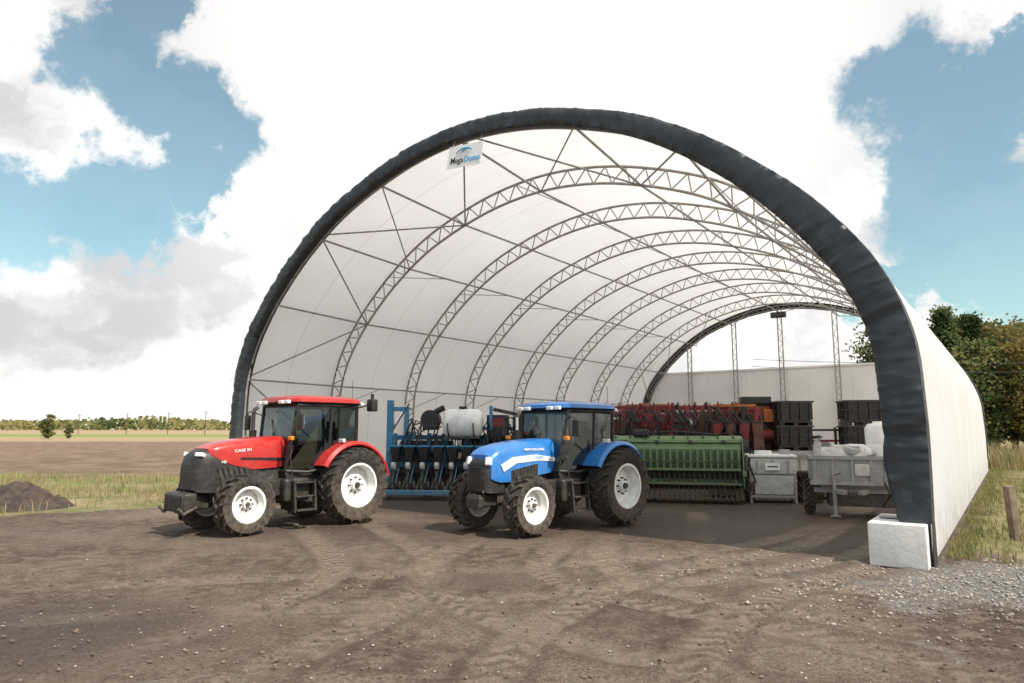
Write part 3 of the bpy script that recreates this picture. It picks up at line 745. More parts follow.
        arc=[((RR+.12)*math.cos(R(30+k*12)),RR+(RR+.12)*math.sin(R(30+k*12))) for k in range(12)]
        fd.prism(arc,s*.60,s*.64,BLK,'Y')
        fd.obj('fender',T)
        q=P(); q.box((.35,s*.98,RR+1.05),(.07,.2,.09),AMBER if s<0 else LENS,bev=.02); q.cyl((.3,s*.95,RR+.95),(.35,s*.95,RR+1.03),.015,BLK,5); q.obj('fender_light',T)
    for s in(-1,1):
        q=P(); q.tube([(.92,s*.70,hb-.25),(1.05,s*1.0,hb-.15),(1.05,s*1.12,hb-.2),(1.05,s*1.12,hb-.5)],.014,BLK,6)
        q.box((1.04,s*1.14,hb-.42),(.06,.20,.36),BLK,bev=.02); q.box((1.005,s*1.14,hb-.42),(.012,.16,.31),CHROME); q.xf(KX,CS).obj('mirror',T)
        q=P(); q.tube([(.96,s*.66,2.0),(1.1,s*.9,2.02)],.012,BLK,5); q.box((1.12,s*.94,2.02),(.08,.13,.09),AMBER,bev=.015); q.xf(KX,CS).obj('turn_signal',T)
    q=P(); ex=1.78
    ez=2.62 if red else 2.5
    q.cyl((ex,-.56,1.35),(ex,-.56,2.2),.085 if red else .07,BLK,14); q.cyl((ex,-.56,2.2),(ex,-.56,ez),.045,CHROME if not red else IRON,12); q.tube([(ex,-.56,ez-.02),(ex-.02,-.56,ez+.06),(ex-.1,-.56,ez+.12)],.045,IRON,10)
    q.tube([(ex+.3,-.38,1.5),(ex+.1,-.50,1.45),(ex,-.56,1.5)],.05,IRON,8)
    q.obj('exhaust_pipe',T)
    q=P(); q.cyl((-.2,.6,hb+.15),(-.2,.6,hb+.62),.006,BLK,5); q.obj('antenna',T)
    q=P(); q.cyl((-.1,-.55,hb+.15),(-.1,-.55,hb+.26),.05,AMBER,12); q.obj('beacon',T)
    if red:
        q=P(); q.tube([(-.1,.74,hb-.1),(-.35,1.1,hb+.02),(-.35,1.2,hb+.25)],.02,BLK,6); q.box((-.35,1.2,hb-.0),(.18,.24,.30),BLK,bev=.04); q.cyl((-.35,1.2,hb+.12),(-.35,1.2,hb+.28),.04,BLK,8); q.obj('side_lamp',T)
    return T
def hd(deg): return math.degrees(math.atan2(-math.cos(R(deg)),-math.sin(R(deg))))
tractor(RED,'red_tractor','red farm tractor with black grille parked on the dirt yard',(-4.58,17.35),hd(40),True)
tractor(BLUE,'blue_tractor','blue farm tractor with white hood stripe parked at shelter entrance',(1.80,17.25),hd(46),False)

# ------------------------------------------------------------------ blue planter
pl=empty('row_crop_planter',(-1.68,23.0,0),-6,'blue folded row crop planter with white tank inside the shelter','planter')
p=P()
for y,z in((0,1.05),(.5,1.95),(-.25,1.55)): p.box((0,y,z),(4.9,.16,.16),PBLUE,bev=.02)
for x in(-2.4,-1.9,-1.2,-.6,.1,.7,1.5,2.3): p.box((x,.25,1.5),(.10,.10,1.3),PBLUE,rot=(-28,0,0)); p.box((x,.5,1.3),(.12,.14,1.5),PBLUE)
p.box((-2.42,-.1,1.65),(.2,.2,3.1),PBLUE,bev=.02); p.box((-2.15,-.1,2.9),(.65,.14,.14),PBLUE); p.box((-1.85,-.1,2.3),(.12,.14,1.3),PBLUE); p.cyl((-2.35,-.1,2.2),(-1.8,-.1,3.1),.05,CHROME,8)
p.box((-2.42,-.4,.32),(.26,1.2,.2),PBLUE,bev=.02); p.box((-1.2,-1.15,.24),(2.6,.16,.16),PBLUE,bev=.02); p.box((-2.42,-.9,.28),(.16,.6,.14),PBLUE)
p.box((.8,.9,2.25),(2.0,.12,.12),PBLUE); p.box((2.3,.5,2.5),(.14,.14,1.2),PBLUE); p.box((1.7,.0,2.75),(1.3,.12,.12),IRON,rot=(0,12,0)); p.box((1.0,-.1,2.6),(.1,.1,.8),PBLUE)
p.obj('frame',pl)
t=P(); t.lathe([(-.66,.001),(-.66,.2),(-.62,.36),(-.52,.46),(-.45,.48),(-.15,.485),(-.13,.46),(-.1,.485),(.1,.485),(.13,.46),(.15,.485),(.45,.48),(.52,.46),(.62,.36),(.66,.2),(.66,.001)],(.06,-.1,2.42),WHITE,28,'X'); t.cyl((.06,-.1,2.88),(.06,-.1,2.98),.14,BLK,14)
t.obj('liquid_tank',pl)
t=P(); t.box((.06,-.1,1.95),(1.2,.6,.06),IRON)
for x in(-.37,.48): t.tube([(x,-.1+.5*math.cos(a),2.42+.5*math.sin(a)) for a in np.linspace(math.pi,2*math.pi,12)],.02,IRON,5)
t.lathe([(-.18,.001),(-.18,.32),(.18,.32),(.18,.1)],(-1.05,.0,2.55),BLK,20,'Y'); t.box((-1.05,0,2.3),(.5,.4,.2),BLK,bev=.03); t.cyl((-.9,0,2.8),(-.6,0,2.95),.1,BLK,10)
t.box((1.2,.2,2.3),(.7,.6,.8),BLK,bev=.04); t.box((1.2,-.12,2.45),(.5,.03,.3),MAROON); t.box((2.0,.3,2.2),(.6,.5,.9),IRON,bev=.03); t.box((1.0,.6,1.6),(2.2,.3,.8),IRON,bev=.03); t.box((-1.3,.6,1.5),(1.8,.3,.7),IRON,bev=.03)
t.box((0,.3,.8),(4.4,.25,.9),IRON,bev=.04)
for i in range(50):
    x0=random.uniform(-2.2,2.3); x1=x0+random.uniform(-.6,.6)
    t.tube([(x0,.1,random.uniform(1.9,2.5)),((x0+x1)/2,-.15,random.uniform(1.9,2.6)),(x1,-.28,random.uniform(1.5,1.9)),(x1+.05,-.5,1.2),(x1+.1,-.62,.8)],.024,HOSE,6)
t.obj('fan_and_hoses',pl)
ru=P(); ru.box((0,-.45,1.40),(.34,.42,.5),BLK,bev=.04,taper=(.6,.6)); ru.box((0,-.45,1.67),(.38,.46,.06),PBLUE,bev=.02)
for z in(.95,.75): ru.box((0,-.2,z),(.12,.5,.04),IRON)
ru.box((0,-.5,.72),(.1,.5,.34),IRON,bev=.02)
for s in(-1,1):
    ru.lathe([(-.05,.001),(-.05,.12),(-.05,.16),(-.06,.22),(0,.24),(.06,.22),(.05,.16),(.05,.001)],(s*.11,-.5,.42),RUB,20,'X'); ru.cyl((s*.11-.07,-.5,.42),(s*.11+.07,-.5,.42),.13,LGREY,12)
    ru.lathe([(-.02,.001),(-.025,.14),(0,.16),(.025,.14),(.02,.001)],(s*.07,-.95,.36),RUB,16,'X')
ru.cyl((0,-.5,.6),(0,-.98,.36),.03,PBLUE,6); ru.tube([(.0,-.45,1.2),(.1,-.55,1.0),(.02,-.6,.7)],.025,HOSE,6)
ru.cyl((-.06,-.72,1.05),(.06,-.72,1.05),.12,LGREY,14); ru.cyl((-.03,-.70,.55),(.03,-.70,.55),.19,IRON,16); ru.tube([(.12,-.3,1.1),(.16,-.7,.9),(.1,-.85,.5)],.02,PBLUE,5)
r0=ru.obj('row_unit',pl,(-2.1,0,0))
for i in range(1,10): cp(r0,pl,(-2.1+i*.475,0,0))
for x in(-1.3,1.5): wheel(pl,(x,.9,.5),.5,.22,.3,LGREY,16,-1,seg=28).rotation_euler=(0,0,R(90))

# ------------------------------------------------------------------ green seed drill
gd=empty('grain_drill',(5.15,22.0,0),-14,'green grain drill with ribbed hopper and disc openers','seed drill')
p=P(); hw=2.0
p.prism([(-.42,1.10),(.30,1.10),(.42,1.75),(.30,1.88),(-.32,1.80),(-.46,1.62)],-hw,hw,GREEN,'X')
p.obj('hopper',gd)
p=P(); p.prism([(-.38,1.82),(.32,1.90),(.30,2.0),(-.05,2.02),(-.34,1.90)],-hw-.02,hw+.02,GREEN,'X')
for i in range(9): p.box((-1.8+i*.45,0,1.99),(.04,.66,.05),DGREEN)
for i in range(4): p.box((-1.5+i,-.36,1.83),(.12,.04,.1),IRON)
p.box((-1.0,-.1,2.12),(.5,.3,.2),IRON,bev=.03); p.tube([(-.8,0,2.1),(0,-.1,2.16),(1.4,0,2.06)],.03,HOSE,6)
p.obj('hopper_lid',gd)
p=P()
p.box((0,-.3,1.02),(4.0,.12,.12),GREEN); p.box((0,-.1,.62),(4.0,.12,.12),GREEN); p.box((0,.5,.7),(4.0,.14,.14),GREEN); p.box((0,.25,.75),(3.9,.3,.8),IRON)
for s in(-1,1):
    p.prism([(-.6,.45),(.5,.45),(.5,1.9),(.2,2.02),(-.4,1.92),(-.62,1.2)],s*(hw+.03),s*(hw+.07),GREEN,'X')
    p.box((s*(hw+.05),-.75,.9),(.1,.5,.12),GREEN)
p.obj('frame',gd)
p=P()
for i in range(20):
    x=-1.92+i*.202; p.tube([(x,-.40,1.66),(x,-.54,1.36),(x,-.52,.95)],.036,GREEN,6); p.box((x,-.52,1.42),(.085,.12,.34),GREEN,bev=.012)
p.box((0,-.545,1.25),(3.95,.05,.05),DGREEN); p.box((0,-.55,1.0),(3.95,.06,.07),GREEN)
p.obj('seed_tubes',gd)
p=P()
for i in range(27):
    x=-1.95+i*.150; p.tube([(x,-.48,.95),(x+.02,-.66,.6),(x,-.55,.35)],.024,HOSE,5); p.lathe([(-.012,.001),(-.012,.19),(.012,.19),(.012,.001)],(x,-.55+(.12 if i%2 else -.08),.24),IRON,14,'X')
    p.box((x,-.3,.5),(.04,.5,.05),DGREEN,rot=(25,0,0)); p.lathe([(-.03,.001),(-.03,.11),(.03,.11),(.03,.001)],(x,-.86,.16),RUB,12,'X'); p.cyl((x,-.86,.16),(x,-.5,.55),.014,DGREEN,5)
p.obj('disc_openers',gd)
for s in(-1,1): wheel(gd,(s*(hw+.25),.15,.45),.45,.22,.26,GREEN,16,-1,seg=28).rotation_euler=(0,0,R(-90*s))
p=P(); p.box((0,-.95,.60),(3.9,.30,.05),DGREEN); 
for x in(-1.8,-.6,.6,1.8): p.box((x,-.72,.66),(.06,.5,.06),DGREEN)
p.obj('footboard',gd)

# ------------------------------------------------------------------ maroon cultivators
cu=empty('folded_cultivator',(5.9,25.4,0),-10,'maroon folded field cultivator with curved spring tines','cultivator','folded maroon cultivators')
p=P()
for z in(.8,1.5,2.2,2.75,3.05): p.box((0,(z-.8)*.25,z),(5.0,.13,.13),MAROON)
for x in np.linspace(-2.4,2.4,9): p.box((x,.25,1.85),(.13,.13,2.4),MAROON,rot=(-14,0,0))
for x in(-2.2,-1,.2,1.3): p.cyl((x,.0,1.4),(x+1.1,.5,3.2),.06,MAROON,8); p.cyl((x+1.1,.0,1.4),(x,.5,3.15),.05,IRON,8); p.cyl((x+.3,-.3,2.0),(x+.9,-.1,2.9),.05,IRON,8)
p.box((-.6,.4,2.5),(1.2,.3,.6),MAROON,bev=.03); p.box((1.4,.4,2.5),(1.1,.3,.8),BROWN,bev=.03); p.box((-1.9,.4,2.3),(.9,.3,.6),BROWN,bev=.03); p.box((.4,.45,2.0),(1.4,.3,.8),IRON,bev=.03)
p.obj('frame',cu)
p=P()
for z,y in((2.2,.3),(2.75,.45),(1.5,.15),(3.05,.5)):
    for i in range(11):
        x=-2.45+i*.47+random.uniform(-.12,.12)
        p.tube([(x,y,z),(x,y-.22,z+.18),(x,y-.45,z+.08),(x,y-.5,z-.18),(x+.02,y-.3,z-.42)],.030,MAROON if i%2 else IRON,5); p.box((x+.02,y-.3,z-.45),(.12,.02,.16),IRON)
for i in range(24):
    x=random.uniform(-2.3,2.3); p.tube([(x,-.2,2.9),(x+.3,-.4,2.5),(x+.2,-.4,2.1),(x+.6,-.2,1.8)],.028,HOSE,6)
p.obj('spring_tines',cu)
for x in(-1.5,1.5): wheel(cu,(x,.6,.4),.4,.2,.25,MAROON,16,-1,seg=28).rotation_euler=(0,0,R(90))
cptree(cu,(6.9,27.1,0),-16)

rp=empty('red_seeder',(8.15,25.0,0),-12,'red and dark seeder with hoppers crowded behind the green drill','seeder','red seeders')
p=P()
p.box((0,0,1.0),(1.9,.16,.18),MAROON); p.box((0,.3,1.9),(1.9,.14,.14),MAROON); p.box((0,.3,2.85),(1.8,.12,.12),MAROON); p.box((0,.35,3.1),(1.5,.1,.1),ORANGE)
for x in(-.9,-.3,.3,.9): p.box((x,.3,1.75),(.1,.1,2.4),MAROON); p.cyl((x,-.3,1.0),(x,.3,2.8),.035,IRON,6)
p.obj('frame',rp)
for i in range(4):
    p=P()
    x=-.69+i*.46; p.box((x,-.15,2.15),(.40,.45,.60),(MAROON,BROWN)[i%2],bev=.03,taper=(.7,.7)); p.box((x,-.15,2.48),(.42,.48,.06),BLK,bev=.01)
    p.box((x,-.15,1.6),(.30,.40,.6),(IRON,BROWN)[i%2],bev=.03); p.tube([(x,-.15,1.9),(x+.08,-.35,1.6),(x,-.4,1.0),(x,-.4,.5)],.03,HOSE,6); p.cyl((x-.05,-.4,.35),(x+.05,-.4,.35),.3,IRON,16)
    p.box((x,-.2,.9),(.25,.3,.9),IRON,bev=.02)
    p.cyl((x,.1,2.45),(x+.05,.1,3.05),.10,(BLK,MAROON)[i%2],10)
    p.obj('seed_hopper',rp)
cptree(rp,(5.6,28.3,0),-10,(1.15,1,1.04))

wg=empty('harvest_wagon',(9.75,27.6,0),-8,'old orange and brown slatted forage wagon','wagon')
p=P(); p.box((0,0,2.0),(1.7,2.2,2.2),BROWN,bev=.03)
for i in range(6): p.box((-.78+i*.31,-1.13,2.0),(.1,.06,2.3),ORANGE if i in(0,2,5) else IRON)
for z in(1.0,1.6,2.2,3.05): p.box((0,-1.14,z),(1.75,.05,.13),ORANGE if z>2 else BROWN)
p.obj('box_body',wg)
p=P(); p.box((0,0,3.15),(1.8,2.3,.14),IRON); p.box((.4,-1.3,2.75),(.7,.25,.5),ORANGE,bev=.02); p.box((-.45,-1.3,2.6),(.5,.3,.7),BLK,bev=.03); p.box((0,0,.8),(1.8,2.0,.2),IRON)
p.box((-.2,-1.2,3.33),(1.1,.5,.28),BLK,bev=.03); p.cyl((-.3,-1.4,2.0),(.5,-1.4,2.0),.22,MAROON,14)
p.cyl((-.8,-1.3,1.2),(.8,-1.35,1.3),.16,MAROON,12); p.tube([(.9,-1.2,3.0),(1.15,-1.4,2.7),(1.15,-1.4,1.4)],.06,IRON,8)
for i in range(8):
    x=random.uniform(-.8,.8); p.tube([(x,-1.2,2.9),(x+.2,-1.4,2.2),(x,-1.45,1.6),(x+.1,-1.3,.9)],.03,HOSE,6)
p.obj('top_frame',wg)
for x in(-.75,.75): wheel(wg,(x,-.8,.45),.45,.22,.26,ORANGE,16,-1,seg=28).rotation_euler=(0,0,R(90))

sp=empty('field_sprayer',(11.7,26.6,0),-8,'dark field sprayer with grey tank between the bin stacks','sprayer')
p=P(); p.lathe([(-.7,.001),(-.7,.3),(-.6,.5),(0,.55),(.6,.5),(.7,.3),(.7,.001)],(0,0,1.35),LGREY,20,'Y'); p.cyl((0,0,1.85),(0,0,1.98),.16,BLK,12); p.obj('tank',sp)
p=P(); p.box((0,-.2,.75),(1.1,1.4,.12),IRON); 
for x in(-.5,.5): p.box((x,-.8,1.4),(.08,.08,1.8),IRON); p.box((x,-.8,.5),(.1,.1,.8),IRON)
for z in(1.2,1.8,2.2): p.box((0,-.82,z),(1.2,.07,.08),MAROON if z<2 else IRON)
for i in range(5): p.cyl((-.45+i*.22,-.86,1.2),(-.45+i*.22,-.9,.7),.025,HOSE,6)
p.obj('boom_frame',sp)
for s in(-1,1): wheel(sp,(s*.72,.1,.5),.5,.25,.24,GREY,16,-1,seg=28).rotation_euler=(0,0,R(-90*s))

# ------------------------------------------------------------------ black bins on grey totes
p=P(); p.box((0,0,.44),(1.12,1.12,.70),BLK,taper=(.92,.92))
for s in(-1,1):
    for i in range(4):
        p.box((-.48+i*.32,s*.57,.48),(.05,.05,.58),BLK); p.box((s*.57,-.48+i*.32,.48),(.05,.05,.58),BLK)
p.box((0,0,.80),(1.24,1.24,.06),IRON); p.box((0,0,.52),(1.18,1.18,.03),IRON); p.box((0,0,.13),(1.12,1.12,.05),BLK)
for x in(-.48,0,.48): p.box((x,0,.05),(.16,1.1,.10),BLK)
b0=p.obj('black_bin')
spots=[(10.50,26.0,-4),(12.75,25.2,-14)]
first=True
for (x,y,rz) in spots:
    for lev in range(2):
        o=b0 if first else cp(b0)
        first=False
        o.location=(x+.03*lev,y,1.46+lev*.91); o.rotation_euler=(0,0,R(rz+3*lev)); o.scale=(1.08,1.0,1.09)
        tag(o,'black ribbed plastic bulk bin stacked high in the shelter','plastic bin','stacked black bulk bins')
p=P(); p.box((0,0,.8),(1.30,1.30,1.1),LGREY,bev=.04)
for i in range(5): p.box((-.55+i*.275,-.67,.8),(.05,.04,1.0),GREY)
for z in(.3,.8,1.3): p.box((0,-.68,z),(1.35,.04,.05),GREY); p.box((-.68,0,z),(.04,1.35,.05),GREY)
for xx in(-.58,0,.58): p.box((xx,0,.12),(.14,1.25,.22),WOOD)
p.box((0,0,1.40),(1.35,1.35,.1),GREY)
st=p.obj('caged_tote',None,(spots[0][0],spots[0][1],0),(0,0,-4)); tag(st,'light grey caged bulk tote standing under black bins','bulk tote','grey totes under the black bins')
cp(st,None,(spots[1][0],spots[1][1],0),-14)
cp(st,None,(9.35,23.6,0),-8)

ft=empty('fertiliser_hopper',(8.05,21.6,0),-14,'pale grey plastic fertiliser hopper on short steel legs','hopper')
p=P(); p.box((0,0,1.10),(1.36,1.1,.52),LGREY,bev=.08); p.box((0,0,.54),(1.30,1.05,.60),LGREY,bev=.05,taper=(.92,.92)); 
for x in(-.45,0,.45): p.box((x,-.56,1.08),(.05,.04,.42),GREY)
p.obj('tank',ft)
p=P(); p.box((0,0,1.41),(1.42,1.16,.09),WHITE,bev=.03); p.cyl((-.2,0,1.44),(-.2,0,1.56),.26,WHITE,18); p.box((.42,-.1,1.52),(.3,.4,.16),GREY,bev=.02); p.tube([(-.5,-.3,1.45),(-.6,-.5,1.6),(-.68,-.6,1.2),(-.5,-.62,.6)],.03,HOSE,6); p.obj('lid',ft)
p=P()
for sx in(-1,1):
    for sy in(-1,1): p.box((sx*.64,sy*.50,.45),(.07,.07,.9),GREY)
    p.box((sx*.64,0,.20),(.07,.96,.07),GREY)
p.box((0,-.52,.20),(1.24,.06,.07),GREY); p.box((0,-.59,1.1),(.42,.02,.22),WHITE); p.box((0,-.603,1.1),(.3,.012,.04),IRON); p.obj('stand',ft)

gt=empty('grey_spreader_trailer',(9.0,18.3,0),-20,'grey steel box trailer with jack leg and drawbar','trailer')
p=P(); p.box((0,0,1.18),(2.1,1.5,.62),GREY,bev=.02); p.box((0,0,.76),(1.9,1.3,.24),GREY,taper=(.8,.8))
for x in(-.98,-.55,-.1,.33,.66,.98): p.box((x,-.77,1.15),(.07,.05,.72),GREY)
p.box((0,-.78,1.50),(2.2,.09,.09),GREY); p.box((0,-.78,.86),(2.2,.09,.09),GREY); p.box((-1.07,0,1.50),(.08,1.6,.09),GREY)
p.box((.12,-.80,1.2),(.34,.04,.3),LGREY,bev=.01)
p.obj('box_body',gt)
p=P()
p.box((0,-.5,.66),(2.0,.1,.12),GREY); p.box((0,.5,.66),(2.0,.1,.12),GREY); p.box((-.45,-1.0,.66),(.12,.6,.1),GREY,rot=(0,0,20)); p.box((.1,-1.0,.66),(.12,.6,.1),GREY,rot=(0,0,-20)); p.box((-.18,-1.35,.66),(.16,.3,.08),IRON)
p.cyl((-.55,-.86,.06),(-.55,-.86,1.05),.045,GREY,10); p.box((-.55,-.86,.05),(.22,.22,.03),GREY); p.cyl((-.55,-.86,1.05),(-.4,-.98,1.12),.014,IRON,6)
p.cyl((-.9,.0,.4),(.9,.0,.4),.04,IRON,8); p.box((.1,0,.45),(1.5,.9,.4),IRON,bev=.03); p.tube([(.6,-.8,.9),(.7,-.95,.6),(.5,-.9,.3)],.03,HOSE,6)
p.obj('undercarriage',gt)
p=P(); p.prism([(-.4,1.5),(.4,1.5),(.15,1.75),(-.15,1.75)],-.9,.3,LGREY,'X')
for i in range(9):
    x=random.uniform(-.9,.7); p.box((x,random.uniform(-.4,.4),1.58+random.uniform(0,.14)),(random.uniform(.25,.5),.4,.2),random.choice((WHITE,LGREY,GREY)),rot=(random.uniform(-16,16),random.uniform(-16,16),random.uniform(0,90)),bev=.07)
p.tube([(-.9,-.5,1.5),(-.85,-.5,1.9),(-.78,-.5,2.05)],.09,LGREY,10); p.obj('sacks_and_pipe',gt)
for s in(-1,1): wheel(gt,(s*1.1,.0,.46),.46,.22,.26,GREY,16,-1,seg=28).rotation_euler=(0,0,R(-90*s))
t=P(); t.lathe([(0,.001),(0,.30),(.05,.32),(.3,.32),(.32,.30),(.36,.32),(.75,.32),(.85,.25),(.88,.12),(.93,.12),(.93,.001)],(0,0,0),WHITE,24,'Z')
o=t.obj('white_drum',None,(9.75,18.35,1.5)); tag(o,'white plastic drum standing on the grey trailer','plastic drum')
p=P(); p.box((0,0,.45),(.9,.8,.85),WOOD,bev=.02)
for z in(.15,.5,.8): p.box((0,-.42,z),(.94,.03,.18),WOOD)
o=p.obj('wooden_crate',None,(7.05,23.4,0),(0,0,-10)); tag(o,'weathered wooden crate among the farm implements','crate')
def lt(x,y,z=0):
    ho=wheel(None,(x,y,.17+z),.42,.22,.3,IRON,16,1,name='spare_wheel',seg=28); ho.rotation_euler=(R(90),0,random.random()); return ho
for k in range(3): tag(lt(9.15+.03*k,21.4,k*.31),'dusty black spare wheel stacked on the ground','wheel','stacked spare wheels')

# ------------------------------------------------------------------ dirt pile
p=P(); vs=[];fs=[];n=60
for j in range(n+1):
    for i in range(n+1):
        u=-1+2*i/n;v=-1+2*j/n; r=math.sqrt(u*u+v*v); h=max(0,1-r)**.9*.75
        h+=(noise.noise((u*3,v*3,4))*.16+noise.noise((u*9,v*9,1))*.10+noise.noise((u*22,v*22,1))*.05)*min(1,max(0,1.05-r)*4)
        vs.append((u*1.6,v*1.2,h-.02 if r<1 else -.15))
for j in range(n):
    for i in range(n): a=j*(n+1)+i; fs.append((a,a+1,a+n+2,a+n+1))
p.add(vs,fs,SOIL); o=p.obj('dirt_pile',None,(-14.4,20.2,0),recalc=False,ang=80); tag(o,'dark heap of loose soil at the field edge','dirt pile')

# ------------------------------------------------------------------ grass
def grassobj(name,pts,hmin,hmax,mats,lab,wd=.012):
    p=P()
    for i,(x,y) in enumerate(pts):
        h=random.uniform(hmin,hmax); a=random.uniform(0,6.28); w=wd*random.uniform(.7,1.4); l=random.uniform(.1,.5)*h; b_=random.uniform(0,6.28)
        dx,dy=math.cos(a)*w,math.sin(a)*w; lx,ly=math.cos(b_)*l,math.sin(b_)*l
        p.add([(x-dx,y-dy,-.03),(x+dx,y+dy,-.03),(x+lx*.35+dx*.7,y+ly*.35+dy*.7,h*.55),(x+lx*.35-dx*.7,y+ly*.35-dy*.7,h*.55),(x+lx,y+ly,h)],[(0,1,2,3),(3,2,4)],mats[i%len(mats)] if random.random()<.8 else mats[0])
    o=p.obj(name,recalc=False,smooth=False); o['kind']='stuff'; tag(o,lab,'grass'); return o
pts=[]
while len(pts)<9000:
    lx=random.expovariate(.45)+.12; ly=random.uniform(1.0,34)
    if random.random()<.35: lx=.1+random.random()*.4
    if noise.noise((lx*.8,ly*.8,0))>-.25 and not (ly<2.4 and lx>1+random.random()*2): pts.append(b2w(lx,ly))
grassobj('grass',pts,.05,.20,[GRASSG,GRASSD,GRASSG],'short green and dry grass along the white shelter wall')
pts=[]
while len(pts)<7000:
    x=random.uniform(8,26);y=random.uniform(11,30); a,b_=w2b(x,y)
    if a>.6 and b_>-3+random.random()*4 and noise.noise((x*.6,y*.6,5))>-.1: pts.append((x,y))
grassobj('grass',pts,.04,.16,[GRASSD,GRASSG],'patchy grass on the verge beside the shelter')
pts=[(random.uniform(26,48),random.gauss(42,3)) for _ in range(5000)]
grassobj('grass',pts,.6,1.7,[GRASSD,GRASSD,GRASSG],'tall dry reeds in front of the trees',wd=.03)
pts=[]
while len(pts)<11000:
    x=random.uniform(-34,-8.5); y=random.uniform(13,33)
    ed=14.6+(x+17)*.75
    if y>ed+random.random()*3 and noise.noise((x*.35,y*.35,9))+.25*random.random()>0.02:
        if (x+14.3)**2/3+(y-20.2)**2/2>1: pts.append((x,y))
grassobj('grass',pts,.08,.42,[GRASSD,GRASSD,GRASSG],'dry tufted grass at the edge of the ploughed field',wd=.014)

# ------------------------------------------------------------------ trees
def tree(name,h,cr,m1,m2,nc,nl,leaf,lab,conic=False,seed=1,bare=.25):
    rnd=random.Random(seed)
    e=empty(name,(0,0,0),0,lab,'tree')
    t=P(); t.tube([(0,0,-.2),(.05,0,h*.25),(-.1,.1,h*.5),(.1,0,h*.8),(0,0,h*.95)],[h*.022,h*.017,h*.013,h*.006,.02],BARK,7)
    c=P()
    for i in range(nc):
        z=bare+(1-bare)*rnd.random()
        if conic: rad=cr*(1.02-z)*1.25
        else: rad=cr*math.sqrt(max(.04,1-((z-.60)/.46)**2))*(0.75+.4*noise.noise((seed,i*.13,z*3)))
        a=rnd.uniform(0,6.28); q=math.sqrt(rnd.random())*rad
        ctr=Vector((q*math.cos(a),q*math.sin(a),z*h))
        if i%4==0: t.tube([(0,0,ctr.z*.72),(ctr.x*.5,ctr.y*.5,ctr.z*.84),tuple(ctr)],[h*.007,h*.005,.015],BARK,4)
        m=m1 if rnd.random()<.6 else m2; s=cr*rnd.uniform(.14,.30)
        for k in range(nl):
            d=Vector((rnd.gauss(0,1),rnd.gauss(0,1),rnd.gauss(0,.7)))*s*.62; pnt=ctr+d; l=leaf*rnd.uniform(.6,1.4)
            u=Vector((rnd.gauss(0,1),rnd.gauss(0,1),rnd.gauss(0,1))).normalized(); v=u.orthogonal().normalized()*l; u=u*l*.7
            c.add([pnt-u,pnt-v*.8,pnt+u,pnt+v*.8],[(0,1,2,3)],m)
    t.obj('trunk',e); c.obj('crown',e,recalc=False,smooth=False)
    return e
T1=tree('pine_tree',15,3.2,LEAFG,LEAFG,140,60,.22,'dark green conifer standing behind the shelter',conic=True,seed=3,bare=.10)
T2=tree('deciduous_tree',13,4.4,LEAFY,LEAFP,120,55,.22,'tree with yellow brown foliage behind the shelter',seed=5,bare=.10)
T3=tree('deciduous_tree',13.5,4.2,LEAFG,LEAFP,150,60,.24,'green leafy tree standing behind the shelter',seed=8,bare=.10)
T1.location=(46.6,73,0); T2.location=(58,71,0); T3.location=(42.3,77,0)
T1['group']=T2['group']=T3['group']='trees behind the shelter'
for src,x,y,s,rz in((T3,47.5,76,.98,40),(T1,44.2,78,.92,80),(T3,51.5,76,1.0,130),(T2,54.5,69,.92,70),(T2,61,74,1.02,150),(T2,51.5,68,.85,200),(T1,55.5,79,.95,10),(T2,65,76,1.1,10),(T3,48,70,.82,310),(T2,67,71,1.0,300),(T3,60,79,1.05,60),(T1,49.6,73,.95,200),(T2,54,74,1.04,250),(T1,52.4,80,1.0,40),(T2,57.0,68,.9,310)):
    cptree(src,(x,y,0),rz,(s,s,s))
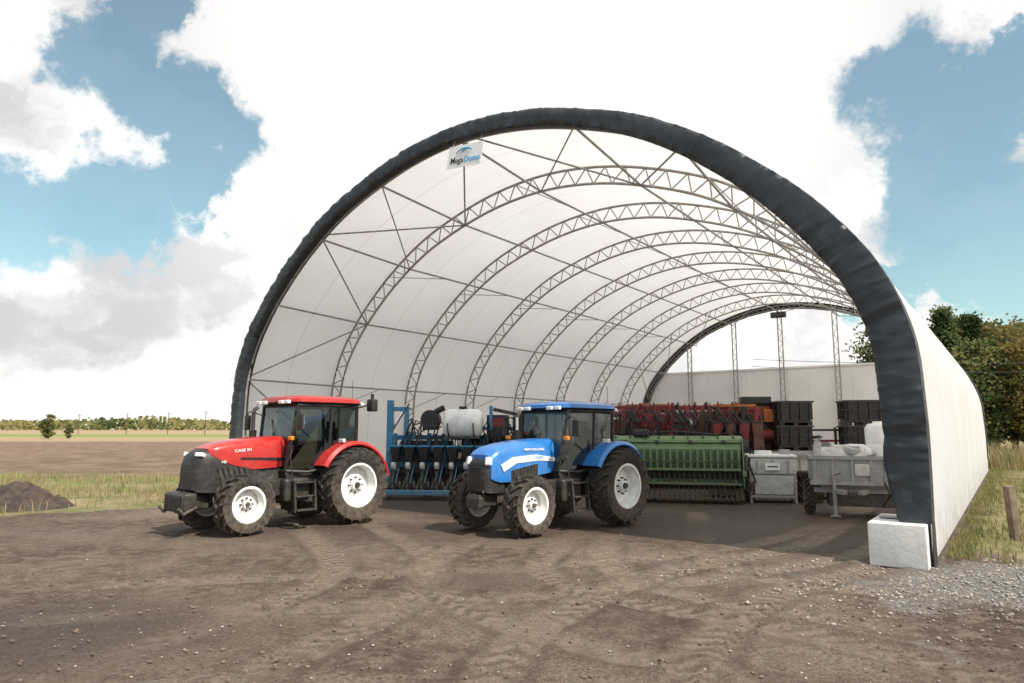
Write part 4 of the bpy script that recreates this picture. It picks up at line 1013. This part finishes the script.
T4=tree('field_tree',5.2,1.9,LEAFG,LEAFY,40,50,.20,'small dark bushy tree alone in the field',seed=12,bare=.12)
T4.location=(-103,153,.2); T4['group']='small field trees'
cptree(T4,(-99,154,.2),60,(.62,.62,.62)); cptree(T4,(-108,160,.2),160,(.7,.7,.7)) 
p=P()
for i in range(10000):
    x=random.uniform(-760,160); y=560+random.gauss(0,18)
    g=noise.noise((x*.012,0,0)); hmax=7+6*g+4*noise.noise((x*.06,1,0))
    if hmax<1.5: continue
    z=3.0+random.random()*hmax; s=random.uniform(.8,2.0)
    u=Vector((random.gauss(0,1),random.gauss(0,1),random.gauss(0,1))).normalized(); v=u.orthogonal().normalized()*s; u=u*s
    c_=Vector((x,y,z)); p.add([c_-u,c_-v,c_+u,c_+v],[(0,1,2,3)],LEAFG if noise.noise((x*.03,3,0))>.1 else LEAFP)
o=p.obj('woodland',recalc=False,smooth=False); o['kind']='stuff'; tag(o,'distant line of bare and green woodland along the horizon','woodland')

def pole(x,y,h):
    p=P(); p.cyl((0,0,0),(0,0,h),.14,BARK,8,r2=.10); p.box((0,0,h-.8),(2.0,.12,.12),BARK)
    for k in(-1,0,1): p.cyl((k*.9,0,h-.76),(k*.9,0,h-.5),.05,LGREY,6)
    o=p.obj('utility_pole',None,(x,y,.5)); tag(o,'wooden utility pole standing in the far fields','utility pole','utility poles in the fields'); return o
po=pole(-99,222,8)
for x,y in((-140,250),(-165,262),(-120,240)): cp(po,None,(x,y,.5))
def cable(a,b_,sag,n):
    p=P(); a=Vector(a);b_=Vector(b_); p.tube([a.lerp(b_,t)-Vector((0,0,sag*4*t*(1-t))) for t in np.linspace(0,1,n)],.022,HOSE,4)
    o=p.obj('overhead_cable',None); tag(o,'thin black overhead power cable near the trees','cable','overhead cables'); 
cable((22,62,8.6),(75,62,9.8),.9,24); cable((22,62.5,8.0),(75,62.5,8.6),.8,24)
p=P(); p.box((0,0,.5),(.16,.14,1.15),WOOD,bev=.012,rot=(4,-7,10)); o=p.obj('wooden_post',None,(10.16,14.2,0)); tag(o,'short weathered wooden post in the grass verge','post')
